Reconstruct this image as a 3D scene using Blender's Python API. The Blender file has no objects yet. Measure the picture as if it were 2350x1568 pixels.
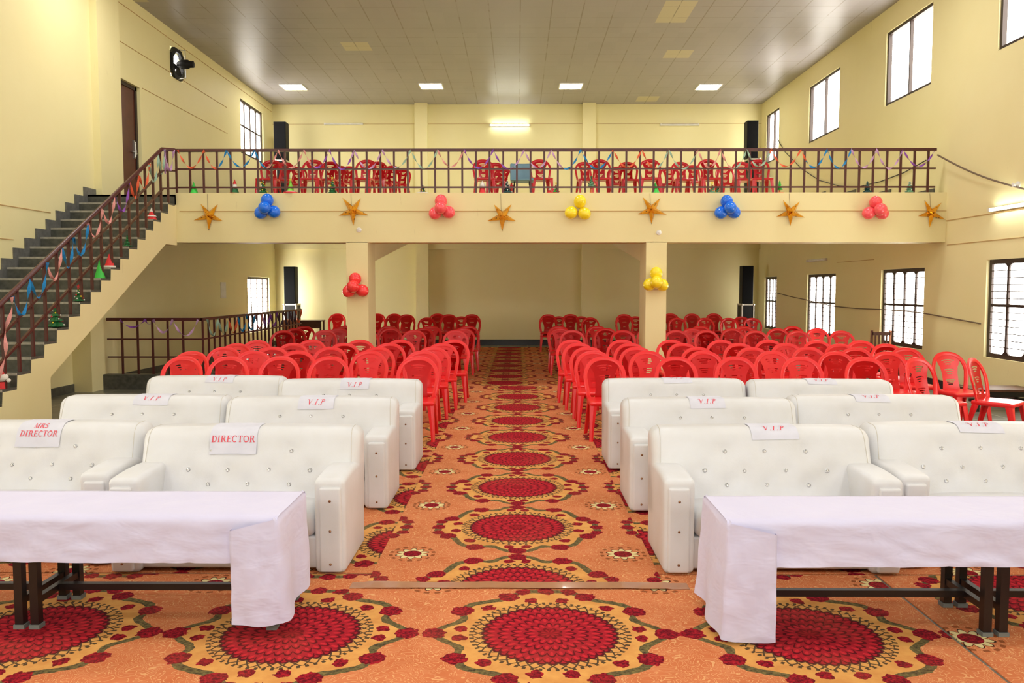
import bpy, bmesh, math, random
from mathutils import Vector, Matrix, noise
random.seed(7)
PI = math.pi
scene = bpy.context.scene
COL = scene.collection

# ------------------------------------------------------------------ camera, world, exposure
FPX, EYE = 1880.0, 1.75
VX, VY = 1188.0, 662.0                     # where the hall's long axis vanishes in the frame
_vl = math.sqrt((VX-1175)**2 + (784-VY)**2 + FPX**2)
YAW = math.asin((VX-1175)/_vl)
PITCH = math.asin((784-VY)/_vl/math.cos(YAW))
cam_data = bpy.data.cameras.new('camera')
cam_data.sensor_width = 36.0
cam_data.lens = 36.0*FPX/2350.0
cam_data.clip_end = 200
cam = bpy.data.objects.new('camera', cam_data)
cam.location = (0, 0, EYE)
cam.rotation_euler = (PI/2-PITCH, 0, YAW)
COL.objects.link(cam)
scene.camera = cam

world = bpy.data.worlds.new('world')
scene.world = world
world.use_nodes = True
world.node_tree.nodes['Background'].inputs[0].default_value = (1.0, 0.98, 0.95, 1)
world.node_tree.nodes['Background'].inputs[1].default_value = 0.6

vs = scene.view_settings
vs.view_transform = 'Standard'
vs.look = 'None'
vs.gamma = 1.0
vs.use_curve_mapping = False
vs.exposure = 0.25

XL, XR = -7.5, 7.43                        # side walls
YB, YF = 25.4, -5.0                        # back wall, stage-side wall
ZC = 7.35                                  # ceiling
YBAL = 14.37                               # balcony front
ZPAR = 3.41                                # balcony ledge
WIN_GLOW = 8.0                             # daylight behind the frosted panes
PANEL_W = 46.0                             # base power of the added ceiling lamps (watts)

def area_light(name, loc, size, power, color=(1, 1, 1), rot=(0, 0, 0), size_y=None):
    l = bpy.data.lights.new(name, 'AREA')
    l.energy = power
    l.color = color
    l.size = size
    if size_y:
        l.shape = 'RECTANGLE'; l.size_y = size_y
    o = bpy.data.objects.new(name, l)
    o.location = loc
    o.rotation_euler = rot
    COL.objects.link(o)
    return o

# added unseen ceiling lamps, above and behind the frame, to brighten the hall
for yy in (13.6, 9.0, 4.4, -0.2):
    for xx in (-6.1, -2.35, 1.45, 5.3):
        area_light('added_panel_lamp', (xx, yy, ZC-0.06), 0.62, PANEL_W*(1.15 if yy > 13 else 0.85), (1.0, 0.98, 0.94))
# the camera's flash, bounced from a small softbox above the lens
area_light('camera_flash', (0.05, -0.6, 2.25), 0.6, 34.0, (0.90, 0.94, 1.0), (PI/2-0.05, 0, 0))
# added soft flood lamps, unseen behind the camera, for even frontal light
for xx in (-4.2, 0.0, 4.2):
    area_light('added_flood', (xx, -4.6, 4.6), 1.6, 95.0, (0.95, 0.97, 1.0), (PI/2-0.22, 0, 0), 0.8)

# ------------------------------------------------------------------ helpers
def lin(c):
    def f(v):
        v /= 255.0
        return v/12.92 if v <= 0.04045 else ((v+0.055)/1.055)**2.4
    return (f(c[0]), f(c[1]), f(c[2]), 1.0)

_R = cam.rotation_euler.to_matrix()
def ray(px, py):
    return _R @ Vector((px-1175.0, 784.0-py, -FPX))
def on_z(px, py, z=0.0):
    d = ray(px, py); t = (z-EYE)/d.z
    return Vector((d.x*t, d.y*t, z))
def on_y(px, py, y):
    d = ray(px, py); t = y/d.y
    return Vector((d.x*t, y, EYE+d.z*t))
def on_x(px, py, x):
    d = ray(px, py); t = x/d.x
    return Vector((x, d.y*t, EYE+d.z*t))

def obj(name, bm, mat=None, parent=None, smooth=False, loc=None, rot=None):
    me = bpy.data.meshes.new(name)
    bmesh.ops.recalc_face_normals(bm, faces=bm.faces[:])
    bm.to_mesh(me); bm.free()
    if mat: me.materials.append(mat)
    if smooth:
        for p in me.polygons: p.use_smooth = True
        if smooth != 'all':
            try: me.set_sharp_from_angle(angle=math.radians(40))
            except Exception: pass
    o = bpy.data.objects.new(name, me)
    COL.objects.link(o)
    if parent: o.parent = parent
    if loc is not None: o.location = loc
    if rot is not None: o.rotation_euler = rot
    return o

def inst(name, me, parent=None, loc=None, rot=None):
    o = bpy.data.objects.new(name, me)
    COL.objects.link(o)
    if parent: o.parent = parent
    if loc is not None: o.location = loc
    if rot is not None: o.rotation_euler = rot
    return o

def tag(o, label, cat, group=None):
    o['label'] = label; o['category'] = cat
    if group: o['group'] = group
    return o

def thing(name, label, cat, loc=(0, 0, 0), rz=0.0, group=None):
    o = bpy.data.objects.new(name, None)
    o.empty_display_size = 0.1
    COL.objects.link(o)
    o.location = loc; o.rotation_euler = (0, 0, rz)
    return tag(o, label, cat, group)

def struct(name, bm, mat, parent=None, smooth=False):
    o = obj(name, bm, mat, parent, smooth)
    if parent is None: o['kind'] = 'structure'
    return o

def dup(root, loc, rz=0.0, label=None, group=None):
    r = root.copy(); COL.objects.link(r)
    r.location = loc; r.rotation_euler = (0, 0, rz)
    if label: r['label'] = label
    if group: r['group'] = group
    for ch in list(root.children):
        c = ch.copy(); COL.objects.link(c); c.parent = r
        for g in list(ch.children):
            d = g.copy(); COL.objects.link(d); d.parent = c
    return r

def BM(): return bmesh.new()

def box(bm, x0, x1, y0, y1, z0, z1):
    v = [bm.verts.new(p) for p in ((x0,y0,z0),(x1,y0,z0),(x1,y1,z0),(x0,y1,z0),(x0,y0,z1),(x1,y0,z1),(x1,y1,z1),(x0,y1,z1))]
    for f in ((0,3,2,1),(4,5,6,7),(0,1,5,4),(1,2,6,5),(2,3,7,6),(3,0,4,7)):
        bm.faces.new([v[i] for i in f])

def bar(bm, p, q, w, h=None, up=(0, 0, 1)):
    """square bar from p to q"""
    h = h or w
    p, q = Vector(p), Vector(q)
    d = (q-p).normalized(); up = Vector(up)
    if abs(d.dot(up)) > 0.98: up = Vector((0, 1, 0))
    a = d.cross(up).normalized(); b = a.cross(d).normalized()
    vs_ = []
    for c in (p, q):
        for i, j in ((-1,-1),(1,-1),(1,1),(-1,1)):
            vs_.append(bm.verts.new(c+a*(i*w/2)+b*(j*h/2)))
    for f in ((3,2,1,0),(4,5,6,7),(0,1,5,4),(1,2,6,5),(2,3,7,6),(3,0,4,7)):
        bm.faces.new([vs_[i] for i in f])

def tube(bm, pts, r, n=8, cap=True):
    pts = [Vector(p) for p in pts]
    rings = []
    a = None
    for i, p in enumerate(pts):
        d = (pts[min(i+1, len(pts)-1)]-pts[max(i-1, 0)]).normalized()
        if a is None:
            a = d.cross(Vector((0, 0, 1)))
            if a.length < 0.1: a = d.cross(Vector((0, 1, 0)))
            a.normalize()
        else:
            a = (a-d*a.dot(d)).normalized()
        b = d.cross(a)
        rr = r[i] if isinstance(r, (list, tuple)) else r
        rings.append([bm.verts.new(p+a*(rr*math.cos(2*PI*k/n))+b*(rr*math.sin(2*PI*k/n))) for k in range(n)])
    for i in range(len(rings)-1):
        for k in range(n):
            bm.faces.new((rings[i][k], rings[i][(k+1) % n], rings[i+1][(k+1) % n], rings[i+1][k]))
    if cap:
        bm.faces.new(rings[0][::-1]); bm.faces.new(rings[-1])

def lathe(bm, prof, n=20, c=(0, 0, 0), axis='z'):
    rings = []
    for r, z in prof:
        ring = []
        for k in range(n):
            x, y = r*math.cos(2*PI*k/n), r*math.sin(2*PI*k/n)
            p = (x, y, z) if axis == 'z' else ((x, -z, y) if axis == 'y' else (z, x, y))
            ring.append(bm.verts.new((p[0]+c[0], p[1]+c[1], p[2]+c[2])))
        rings.append(ring)
    for i in range(len(rings)-1):
        for k in range(n):
            bm.faces.new((rings[i][k], rings[i][(k+1) % n], rings[i+1][(k+1) % n], rings[i+1][k]))
    bm.faces.new(rings[0][::-1]); bm.faces.new(rings[-1])

def prism(bm, poly, axis, a, b):
    """poly of 2-D points; axis 'x': (y,z), 'y': (x,z), 'z': (x,y)"""
    def P(u, v, w):
        return {'x': (w, u, v), 'y': (u, w, v), 'z': (u, v, w)}[axis]
    A = [bm.verts.new(P(u, v, a)) for u, v in poly]
    B = [bm.verts.new(P(u, v, b)) for u, v in poly]
    bm.faces.new(A); bm.faces.new(B[::-1])
    n = len(poly)
    for i in range(n):
        bm.faces.new((A[i], B[i], B[(i+1) % n], A[(i+1) % n]))

def ball(bm, c, r, seg=14, rings=9, sc=(1, 1, 1)):
    m = Matrix.Translation(c) @ Matrix.Diagonal((r*sc[0], r*sc[1], r*sc[2], 1))
    bmesh.ops.create_uvsphere(bm, u_segments=seg, v_segments=rings, radius=1.0, matrix=m)

def rbox(bm, c, h, r, n=(2, 2, 2), fn=None):
    """box with rounded edges: centre c, half sizes h, radius r, n inner divisions per axis"""
    axes = []
    for k in range(3):
        hk = h[k]; q = hk-r
        pts = [-hk, -q-r*0.414, -q] + [-q+2*q*i/n[k] for i in range(1, n[k])] + [q, q+r*0.414, hk]
        axes.append(pts)
    verts = {}
    def V(i, j, k):
        key = (i, j, k)
        if key not in verts:
            p = Vector((axes[0][i], axes[1][j], axes[2][k]))
            inner = Vector([max(-(h[t]-r), min(h[t]-r, p[t])) for t in range(3)])
            d = p-inner
            if d.length > 1e-9: p = inner+d.normalized()*r
            p = p+Vector(c)
            if fn: p = fn(p)
            verts[key] = bm.verts.new(p)
        return verts[key]
    N = [len(a)-1 for a in axes]
    for i in range(N[0]):
        for j in range(N[1]):
            for k in (0, N[2]):
                bm.faces.new((V(i,j,k), V(i+1,j,k), V(i+1,j+1,k), V(i,j+1,k)))
    for i in range(N[0]):
        for k in range(N[2]):
            for j in (0, N[1]):
                bm.faces.new((V(i,j,k), V(i+1,j,k), V(i+1,j,k+1), V(i,j,k+1)))
    for j in range(N[1]):
        for k in range(N[2]):
            for i in (0, N[0]):
                bm.faces.new((V(i,j,k), V(i,j+1,k), V(i,j+1,k+1), V(i,j,k+1)))

ORD = ['zeroth', 'first', 'second', 'third', 'fourth', 'fifth', 'sixth', 'seventh', 'eighth', 'ninth', 'tenth', 'eleventh', 'twelfth', 'thirteenth', 'fourteenth', 'fifteenth', 'sixteenth']

# ------------------------------------------------------------------ materials
class E:
    """arithmetic on shader node sockets"""
    nt = None
    def __init__(self, s): self.s = s
    @staticmethod
    def op(o, *a):
        n = E.nt.nodes.new('ShaderNodeMath'); n.operation = o
        for i, x in enumerate(a):
            if isinstance(x, E): E.nt.links.new(x.s, n.inputs[i])
            else: n.inputs[i].default_value = float(x)
        return E(n.outputs[0])
    def __add__(s, o): return E.op('ADD', s, o)
    def __radd__(s, o): return E.op('ADD', o, s)
    def __sub__(s, o): return E.op('SUBTRACT', s, o)
    def __rsub__(s, o): return E.op('SUBTRACT', o, s)
    def __mul__(s, o): return E.op('MULTIPLY', s, o)
    def __rmul__(s, o): return E.op('MULTIPLY', o, s)
    def __truediv__(s, o): return E.op('DIVIDE', s, o)
    def __lt__(s, o): return E.op('LESS_THAN', s, o)
    def __gt__(s, o): return E.op('GREATER_THAN', s, o)
    def abs(s): return E.op('ABSOLUTE', s)
    def fract(s): return E.op('FRACT', s)
    def floor(s): return E.op('FLOOR', s)
    def sqrt(s): return E.op('SQRT', s)
    def cos(s): return E.op('COSINE', s)
    def pp(s, v): return E.op('PINGPONG', s, v)
    def mn(s, o): return E.op('MINIMUM', s, o)
    def mx(s, o): return E.op('MAXIMUM', s, o)

def newmat(name):
    m = bpy.data.materials.new(name); m.use_nodes = True
    nt = m.node_tree
    b = nt.nodes['Principled BSDF']
    return m, nt, b

def mixc(nt, fac, a, b):
    n = nt.nodes.new('ShaderNodeMix'); n.data_type = 'RGBA'; n.clamp_factor = True
    for i, x in ((0, fac), (6, a), (7, b)):
        if isinstance(x, E): nt.links.new(x.s, n.inputs[i])
        elif hasattr(x, 'is_output'): nt.links.new(x, n.inputs[i])
        else: n.inputs[i].default_value = x
    return n.outputs[2]

def coords(nt, kind='Object'):
    t = nt.nodes.new('ShaderNodeTexCoord')
    return t.outputs[kind]

def noise_n(nt, vec, scale, detail=3, rough=0.5, dist=0.0):
    n = nt.nodes.new('ShaderNodeTexNoise')
    n.inputs['Scale'].default_value = scale
    n.inputs['Detail'].default_value = detail
    n.inputs['Roughness'].default_value = rough
    n.inputs['Distortion'].default_value = dist
    nt.links.new(vec, n.inputs['Vector'])
    return E(n.outputs['Fac'])

def bump(nt, b, h, strength=0.2, dist=0.01):
    n = nt.nodes.new('ShaderNodeBump')
    n.inputs['Strength'].default_value = strength
    n.inputs['Distance'].default_value = dist
    nt.links.new(h.s, n.inputs['Height'])
    nt.links.new(n.outputs[0], b.inputs['Normal'])

def mat(name, c1, c2=None, scale=6.0, rough=0.5, metal=0.0, spec=0.5, bs=0.0, bscale=60.0, coat=0.0, emit=None, sheen=0.0):
    m, nt, b = newmat(name)
    E.nt = nt
    vec = coords(nt)
    c2 = c2 or tuple(max(0, v*0.93) for v in c1)
    f = noise_n(nt, vec, scale, 4)
    col = mixc(nt, (f-0.3)*2.2, lin(c2), lin(c1))
    nt.links.new(col, b.inputs['Base Color'])
    b.inputs['Roughness'].default_value = rough
    b.inputs['Metallic'].default_value = metal
    b.inputs['Specular IOR Level'].default_value = spec
    b.inputs['Coat Weight'].default_value = coat
    if sheen: b.inputs['Sheen Weight'].default_value = sheen
    if bs: bump(nt, b, noise_n(nt, vec, bscale, 3), bs, 0.01)
    if emit:
        b.inputs['Emission Color'].default_value = lin(emit[0]); b.inputs['Emission Strength'].default_value = emit[1]
    return m

def wall_mat(name, c1, c2):
    m, nt, b = newmat(name); E.nt = nt
    vec = coords(nt)
    f = noise_n(nt, vec, 0.7, 4, 0.6)
    col = mixc(nt, (f-0.25)*2, lin(c2), lin(c1))
    # scuffs and drip marks with a shape of their own
    mp = nt.nodes.new('ShaderNodeMapping'); mp.inputs['Scale'].default_value = (7, 7, 1.2)
    nt.links.new(vec, mp.inputs[0])
    st = noise_n(nt, mp.outputs[0], 1.0, 5, 0.65)
    col = mixc(nt, (st > 0.70)*0.10, col, lin((150, 120, 80)))
    nt.links.new(col, b.inputs['Base Color'])
    b.inputs['Roughness'].default_value = 0.55
    b.inputs['Specular IOR Level'].default_value = 0.3
    bump(nt, b, noise_n(nt, vec, 18, 4), 0.06, 0.02)
    return m

M = {}
M['wall'] = wall_mat('cream_wall_paint', (238, 228, 176), (233, 222, 166))
M['beam'] = wall_mat('cream_beam_paint', (231, 219, 168), (227, 214, 158))
M['groove'] = mat('plaster_groove', (196, 160, 100), rough=0.8)
M['granite'] = mat('black_granite', (92, 92, 84), (66, 67, 61), scale=14, rough=0.35, spec=0.4)
M['granite_edge'] = mat('granite_edge', (176, 172, 158), (146, 142, 130), scale=20, rough=0.5)
M['granite_grey'] = mat('grey_granite', (112, 112, 108), (88, 88, 84), scale=16, rough=0.45)
M['skirt'] = mat('dark_skirting', (42, 44, 46), rough=0.35)
M['brown_metal'] = mat('maroon_enamel_metal', (84, 36, 32), (70, 28, 26), rough=0.35, scale=9)
M['win_frame'] = mat('dark_brown_frame', (54, 36, 28), (44, 28, 22), rough=0.5)
M['door_wood'] = mat('brown_door', (96, 46, 26), (80, 36, 20), scale=5, rough=0.45)
M['steel'] = mat('brushed_steel', (190, 188, 182), rough=0.3, metal=0.9)
M['black'] = mat('black_plastic', (20, 20, 21), rough=0.6, spec=0.25)
M['grille'] = mat('speaker_grille', (20, 20, 22), (12, 12, 13), scale=120, rough=0.85, spec=0.1, bs=0.4, bscale=220)
M['alu'] = mat('aluminium_edging', (214, 208, 196), rough=0.35, metal=0.55)
M['white_plastic'] = mat('white_plastic', (236, 234, 228), rough=0.4)
M['red'] = mat('red_plastic', (234, 42, 44), (226, 32, 36), scale=3, rough=0.30, spec=0.4, coat=0.05)
M['leather'] = mat('white_leatherette', (216, 217, 221), (207, 206, 206), scale=4, rough=0.42, bs=0.05, bscale=90)
M['seam'] = mat('leatherette_seam', (204, 198, 186), rough=0.7)
M['stud'] = mat('brass_stud', (150, 110, 80), rough=0.3, metal=0.8)
M['paper'] = mat('white_paper', (216, 216, 228), rough=0.8)
M['ink'] = mat('red_ink', (226, 76, 92), rough=0.8)
M['wood'] = mat('dark_wood', (92, 52, 32), (70, 38, 24), scale=8, rough=0.4)
M['wood_light'] = mat('laminate_wood', (196, 128, 92), (182, 116, 82), scale=8, rough=0.4)
M['iron'] = mat('dark_iron_leg', (34, 26, 24), (26, 20, 19), rough=0.35)
M['footcap'] = mat('grey_rubber_cap', (112, 116, 112), rough=0.7)
M['tape'] = mat('brown_packing_tape', (178, 122, 84), (160, 106, 72), rough=0.22, coat=0.4)
M['cable'] = mat('grey_cable', (120, 100, 78), rough=0.6)
M['dark_cable'] = mat('dark_cable', (50, 42, 38), rough=0.6)
M['blue_plastic'] = mat('blue_grey_plastic', (104, 140, 160), rough=0.4)

def emat(name, col, strength):
    m, nt, b = newmat(name); E.nt = nt
    b.inputs['Base Color'].default_value = lin(col)
    f = noise_n(nt, coords(nt), 1.5, 2)
    c = mixc(nt, f*0.25, lin(col), lin(tuple(v*0.97 for v in col)))
    nt.links.new(c, b.inputs['Emission Color'])
    b.inputs['Emission Strength'].default_value = strength
    return m
M['pane'] = emat('frosted_pane_daylight', (255, 250, 240), WIN_GLOW)
M['pane_bright'] = emat('sunlit_pane_daylight', (255, 250, 240), WIN_GLOW*3.2)
M['panel'] = emat('lit_panel_diffuser', (255, 252, 246), 30.0)
M['tube'] = emat('lit_tube', (250, 255, 250), 24.0)

def ceiling_mat():
    m, nt, b = newmat('ceiling_tiles'); E.nt = nt
    vec = coords(nt)
    sx = nt.nodes.new('ShaderNodeSeparateXYZ'); nt.links.new(vec, sx.inputs[0])
    X, Y = E(sx.outputs[0]), E(sx.outputs[1])
    tx, ty = 0.632, 0.665
    lx = (X+100*tx-0.05).pp(tx/2)
    ly = (Y+100*ty-0.10).pp(ty/2)
    ix = ((X+100*tx-0.05+tx/2)/tx).floor(); iy = ((Y+100*ty-0.10+ty/2)/ty).floor()
    cb = nt.nodes.new('ShaderNodeCombineXYZ'); nt.links.new(ix.s, cb.inputs[0]); nt.links.new(iy.s, cb.inputs[1])
    wn = nt.nodes.new('ShaderNodeTexWhiteNoise'); wn.noise_dimensions = '2D'; nt.links.new(cb.outputs[0], wn.inputs['Vector'])
    r = E(wn.outputs['Value'])
    col = mixc(nt, r*0.5, lin((160, 156, 160)), lin((151, 147, 151)))
    col = mixc(nt, (r > 0.985), col, lin((190, 182, 156)))
    gx = lx < 0.012; gy = ly < 0.010
    patch = noise_n(nt, vec, 1.3, 2)
    g = (gx*((patch > 0.45)*0.6+0.25)).mx(gy*((patch > 0.5)*0.4+0.3))
    col = mixc(nt, g*0.8, col, lin((120, 110, 92)))
    nt.links.new(col, b.inputs['Base Color'])
    b.inputs['Roughness'].default_value = 0.38
    b.inputs['Specular IOR Level'].default_value = 0.35
    bump(nt, b, noise_n(nt, vec, 2.2, 2), 0.08, 0.02)
    return m
M['ceiling'] = ceiling_mat()

def floor_mat():
    m, nt, b = newmat('stone_floor'); E.nt = nt
    vec = coords(nt)
    sx = nt.nodes.new('ShaderNodeSeparateXYZ'); nt.links.new(vec, sx.inputs[0])
    X, Y = E(sx.outputs[0]), E(sx.outputs[1])
    l = ((X+60).pp(0.45) < 0.012).mx((Y+60.2).pp(0.45) < 0.012)
    f = noise_n(nt, vec, 2.2, 5, 0.6)
    col = mixc(nt, (f-0.25)*2, lin((96, 96, 84)), lin((132, 130, 116)))
    col = mixc(nt, l*0.7, col, lin((182, 174, 152)))
    nt.links.new(col, b.inputs['Base Color'])
    b.inputs['Roughness'].default_value = 0.3
    return m
M['floor'] = floor_mat()

def carpet_mat(name, along, cx, cy, L, W):
    """printed carpet: medallions every L metres along the roll, W across, vines between them"""
    m, nt, b = newmat(name); E.nt = nt
    vec = coords(nt)
    sx = nt.nodes.new('ShaderNodeSeparateXYZ'); nt.links.new(vec, sx.inputs[0])
    X, Y = E(sx.outputs[0]), E(sx.outputs[1])
    if along == 'x': U, V, cu, cv = X, Y, cx, cy
    else: U, V, cu, cv = Y, X, cy, cx
    nz = noise_n(nt, vec, 22, 2)
    wob = (nz-0.5)*0.022
    Us = U+(40*L-cu); Vs = V+(40*W-cv)
    a = Us.pp(L/2); bq = Vs.pp(W/2)
    # signed local coordinates for the petal angle
    r = (a*a+bq*bq).sqrt()
    th = E.op('ARCTAN2', bq, a)
    ph = th/(PI/2)
    # ground
    scr = noise_n(nt, vec, 9.0, 1.5, 0.5, 1.6)
    line = ((scr*11).fract()-0.5).abs() < 0.085
    gmix = noise_n(nt, vec, 5, 4)
    ground = mixc(nt, (gmix-0.25)*2, lin((190, 104, 62)), lin((206, 124, 80)))
    ground = mixc(nt, line*0.75, ground, lin((222, 172, 118)))
    # vine and the field inside it
    fc = nt.nodes.new('ShaderNodeFloatCurve')
    nt.links.new(ph.s, fc.inputs['Value'])
    cv_ = fc.mapping.curves[0]
    k = (L/2)/0.655
    pts = [(0, .595*k+0.02), (.104, .536), (.231, .481), (.344, .533), (.453, .56), (.564, .535), (.672, .514), (.733, .524), (.856, .575), (1, .56)]
    cv_.points[0].location = pts[0]; cv_.points[-1].location = pts[-1]
    for p in pts[1:-1]: cv_.points.new(*p)
    fc.mapping.update()
    Rv = E(fc.outputs['Value'])
    dv = r-Rv+wob
    fm = noise_n(nt, vec, 7, 5, 0.65)
    field = mixc(nt, (fm-0.35)*2.4, lin((202, 138, 74)), lin((224, 168, 92)))
    col = mixc(nt, dv < 0, ground, field)
    vm = noise_n(nt, vec, 60, 3)
    vcol = mixc(nt, (vm-0.3)*2.5, lin((62, 54, 40)), lin((124, 110, 66)))
    col = mixc(nt, dv.abs() < 0.024, col, vcol)
    # lace ring
    n36 = th*(40/(2*PI))
    t = (r-0.33)/0.06
    A1 = ((n36+t*0.9).fract()-0.5).abs(); A2 = ((n36-t*0.9).fract()-0.5).abs()
    lace = (A1.mn(A2) < 0.10)*(r < 0.392)
    dots = ((r-0.398).abs() < 0.012)*(((th*(64/(2*PI))).fract()-0.5).abs() < 0.22)
    col = mixc(nt, lace.mx(dots)*(r > 0.3)*0.92, col, lin((50, 46, 38)))
    # red flower
    edge = ((th*20.0).cos()).abs()*0.02+0.322
    rho = r*(5/0.335)
    kk = rho.floor(); y = rho.fract()
    x = (th*((kk+1)*(8/(2*PI)))+kk*0.5).fract()-0.5
    d = y-(0.90-2.2*(x*x))+(nz-0.5)*0.4
    pn = noise_n(nt, vec, 90, 2)
    pc = mixc(nt, pn, lin((146, 24, 36)), lin((172, 32, 44)))
    pc = mixc(nt, (d.abs() < 0.12)*0.9, pc, lin((78, 10, 20)))
    el = (x*x)*16+((y-0.42)*(y-0.42))*6+(nz-0.5)*0.8
    pc = mixc(nt, (el < 0.5)*0.75, pc, lin((204, 40, 50)))
    pc = mixc(nt, (r < 0.06)*0.5, pc, lin((120, 14, 22)))
    col = mixc(nt, (edge-r) > 0, col, pc)
    col = mixc(nt, ((edge-r).abs() < 0.007), col, lin((84, 20, 28)))
    # flowers and buds on the vine
    fl = [(.588*k, 0, .062), (.462, .285, .062), (.215, .49, .06), (.13, .565, .045), (0, .575, .05)]
    bd = [(.455, .055, .036), (.32, .33, .038), (.085, .44, .038)]
    fn_ = (noise_n(nt, vec, 30, 2)-0.5)*0.05
    D = None
    for (p, q, rr) in fl+bd:
        e = ((a-p)*(a-p)+(bq-q)*(bq-q)).sqrt()-rr
        D = e if D is None else D.mn(e)
    D = D+fn_
    bm_ = noise_n(nt, vec, 75, 3, 0.6)
    bcol = mixc(nt, (bm_-0.4)*4, lin((92, 14, 26)), lin((172, 30, 42)))
    col = mixc(nt, D < 0, col, bcol)
    # rosettes between the medallions
    p = L/2-a; q = W/2-bq
    rr = (p*p+q*q).sqrt()
    t2 = E.op('ARCTAN2', q, p)
    pet = ((t2*5).cos()).abs()*0.042+0.062
    col = mixc(nt, ((rr-0.14).abs() < 0.012)*(((t2*14).cos()) > -0.1)*0.8, col, lin((120, 62, 30)))
    col = mixc(nt, (rr < (pet+0.010)), col, lin((66, 30, 26)))
    col = mixc(nt, (rr < pet), col, lin((222, 204, 146)))
    col = mixc(nt, (rr < 0.06), col, bcol)
    # wear
    wr = noise_n(nt, vec, 1.7, 4)
    col = mixc(nt, (wr-0.5)*0.5, col, lin((190, 130, 84)))
    nt.links.new(col, b.inputs['Base Color'])
    b.inputs['Roughness'].default_value = 0.95
    b.inputs['Specular IOR Level'].default_value = 0.1
    bump(nt, b, noise_n(nt, vec, 260, 2), 0.25, 0.004)
    return m

# ------------------------------------------------------------------ the room
def wall_grid(bm, plane, d, u0, u1, z0, z1, holes):
    """wall with openings; plane 'x': wall at x from plane to plane+d, u along y"""
    us = sorted(set([u0, u1]+[h[0] for h in holes]+[h[1] for h in holes]))
    zs = sorted(set([z0, z1]+[h[2] for h in holes]+[h[3] for h in holes]))
    def solid(i, j):
        if not (0 <= i < len(us)-1 and 0 <= j < len(zs)-1): return False
        a, c = (us[i]+us[i+1])/2, (zs[j]+zs[j+1])/2
        return not any(h[0] < a < h[1] and h[2] < c < h[3] for h in holes)
    cache = {}
    def V(w, i, j):
        if (w, i, j) not in cache: cache[(w, i, j)] = bm.verts.new((plane+(d if w else 0), us[i], zs[j]))
        return cache[(w, i, j)]
    for i in range(len(us)-1):
        for j in range(len(zs)-1):
            if not solid(i, j): continue
            for w in (0, 1):
                bm.faces.new((V(w,i,j), V(w,i+1,j), V(w,i+1,j+1), V(w,i,j+1)))
            for (di, dj, e) in ((-1,0,((i,j),(i,j+1))), (1,0,((i+1,j),(i+1,j+1))), (0,-1,((i,j),(i+1,j))), (0,1,((i,j+1),(i+1,j+1)))):
                if not solid(i+di, j+dj):
                    (p, q), (s, t) = e
                    bm.faces.new((V(0,p,q), V(0,s,t), V(1,s,t), V(1,p,q)))

bm = BM(); box(bm, XL-0.3, XR+0.3, YF-0.3, YB+0.3, -0.2, 0.0); struct('floor', bm, M['floor'])
bm = BM(); box(bm, XL-0.3, XR+0.3, YF-0.3, YB+0.3, ZC, ZC+0.2); struct('ceiling', bm, M['ceiling'])
bm = BM(); box(bm, XL-0.3, XR+0.3, YB, YB+0.25, 0, ZC); struct('wall_back', bm, M['wall'])
bm = BM(); box(bm, XL-0.3, XR+0.3, YF-0.25, YF, 0, ZC); struct('wall_front', bm, M['wall'])

# right wall: two storeys of windows
UP = [(23.70, 24.90, 5.46, 6.90), (19.30, 21.30, 5.44, 6.86), (15.06, 16.92, 5.42, 6.88), (11.15, 13.00, 5.42, 6.88), (7.2, 9.0, 5.42, 6.88), (3.2, 5.0, 5.42, 6.88), (-0.8, 1.0, 5.42, 6.88)]
LO = [(23.60, 24.75, 0.55, 2.09), (19.25, 21.15, 0.58, 2.10), (15.06, 16.85, 0.62, 2.13), (11.15, 13.08, 0.66, 2.20), (7.2, 9.0, 0.66, 2.2), (3.2, 5.0, 0.66, 2.2), (-0.8, 1.0, 0.66, 2.2)]
bm = BM(); wall_grid(bm, XR, 0.25, YF, YB, 0, ZC, UP+LO); struct('wall_right', bm, M['wall'])
# left wall: exhaust opening, door, two windows at the back
DOOR = (15.52, 16.50, 3.41, 5.72)
LWU = (22.45, 24.45, 5.42, 6.90)
LWL = (22.75, 24.75, 0.50, 2.08)
FAN = (17.98, 18.62, 6.34, 6.98)
LW_ADDED = [(4.4, 6.2, 5.42, 6.88), (0.4, 2.2, 5.42, 6.88), (4.4, 6.2, 0.66, 2.2), (0.4, 2.2, 0.66, 2.2)]  # added unseen windows, put in to light the hall from the left
bm = BM(); wall_grid(bm, XL-0.25, 0.25, YF, YB, 0, ZC, [DOOR, LWU, LWL, FAN]+LW_ADDED); struct('wall_left', bm, M['wall'])

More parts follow.
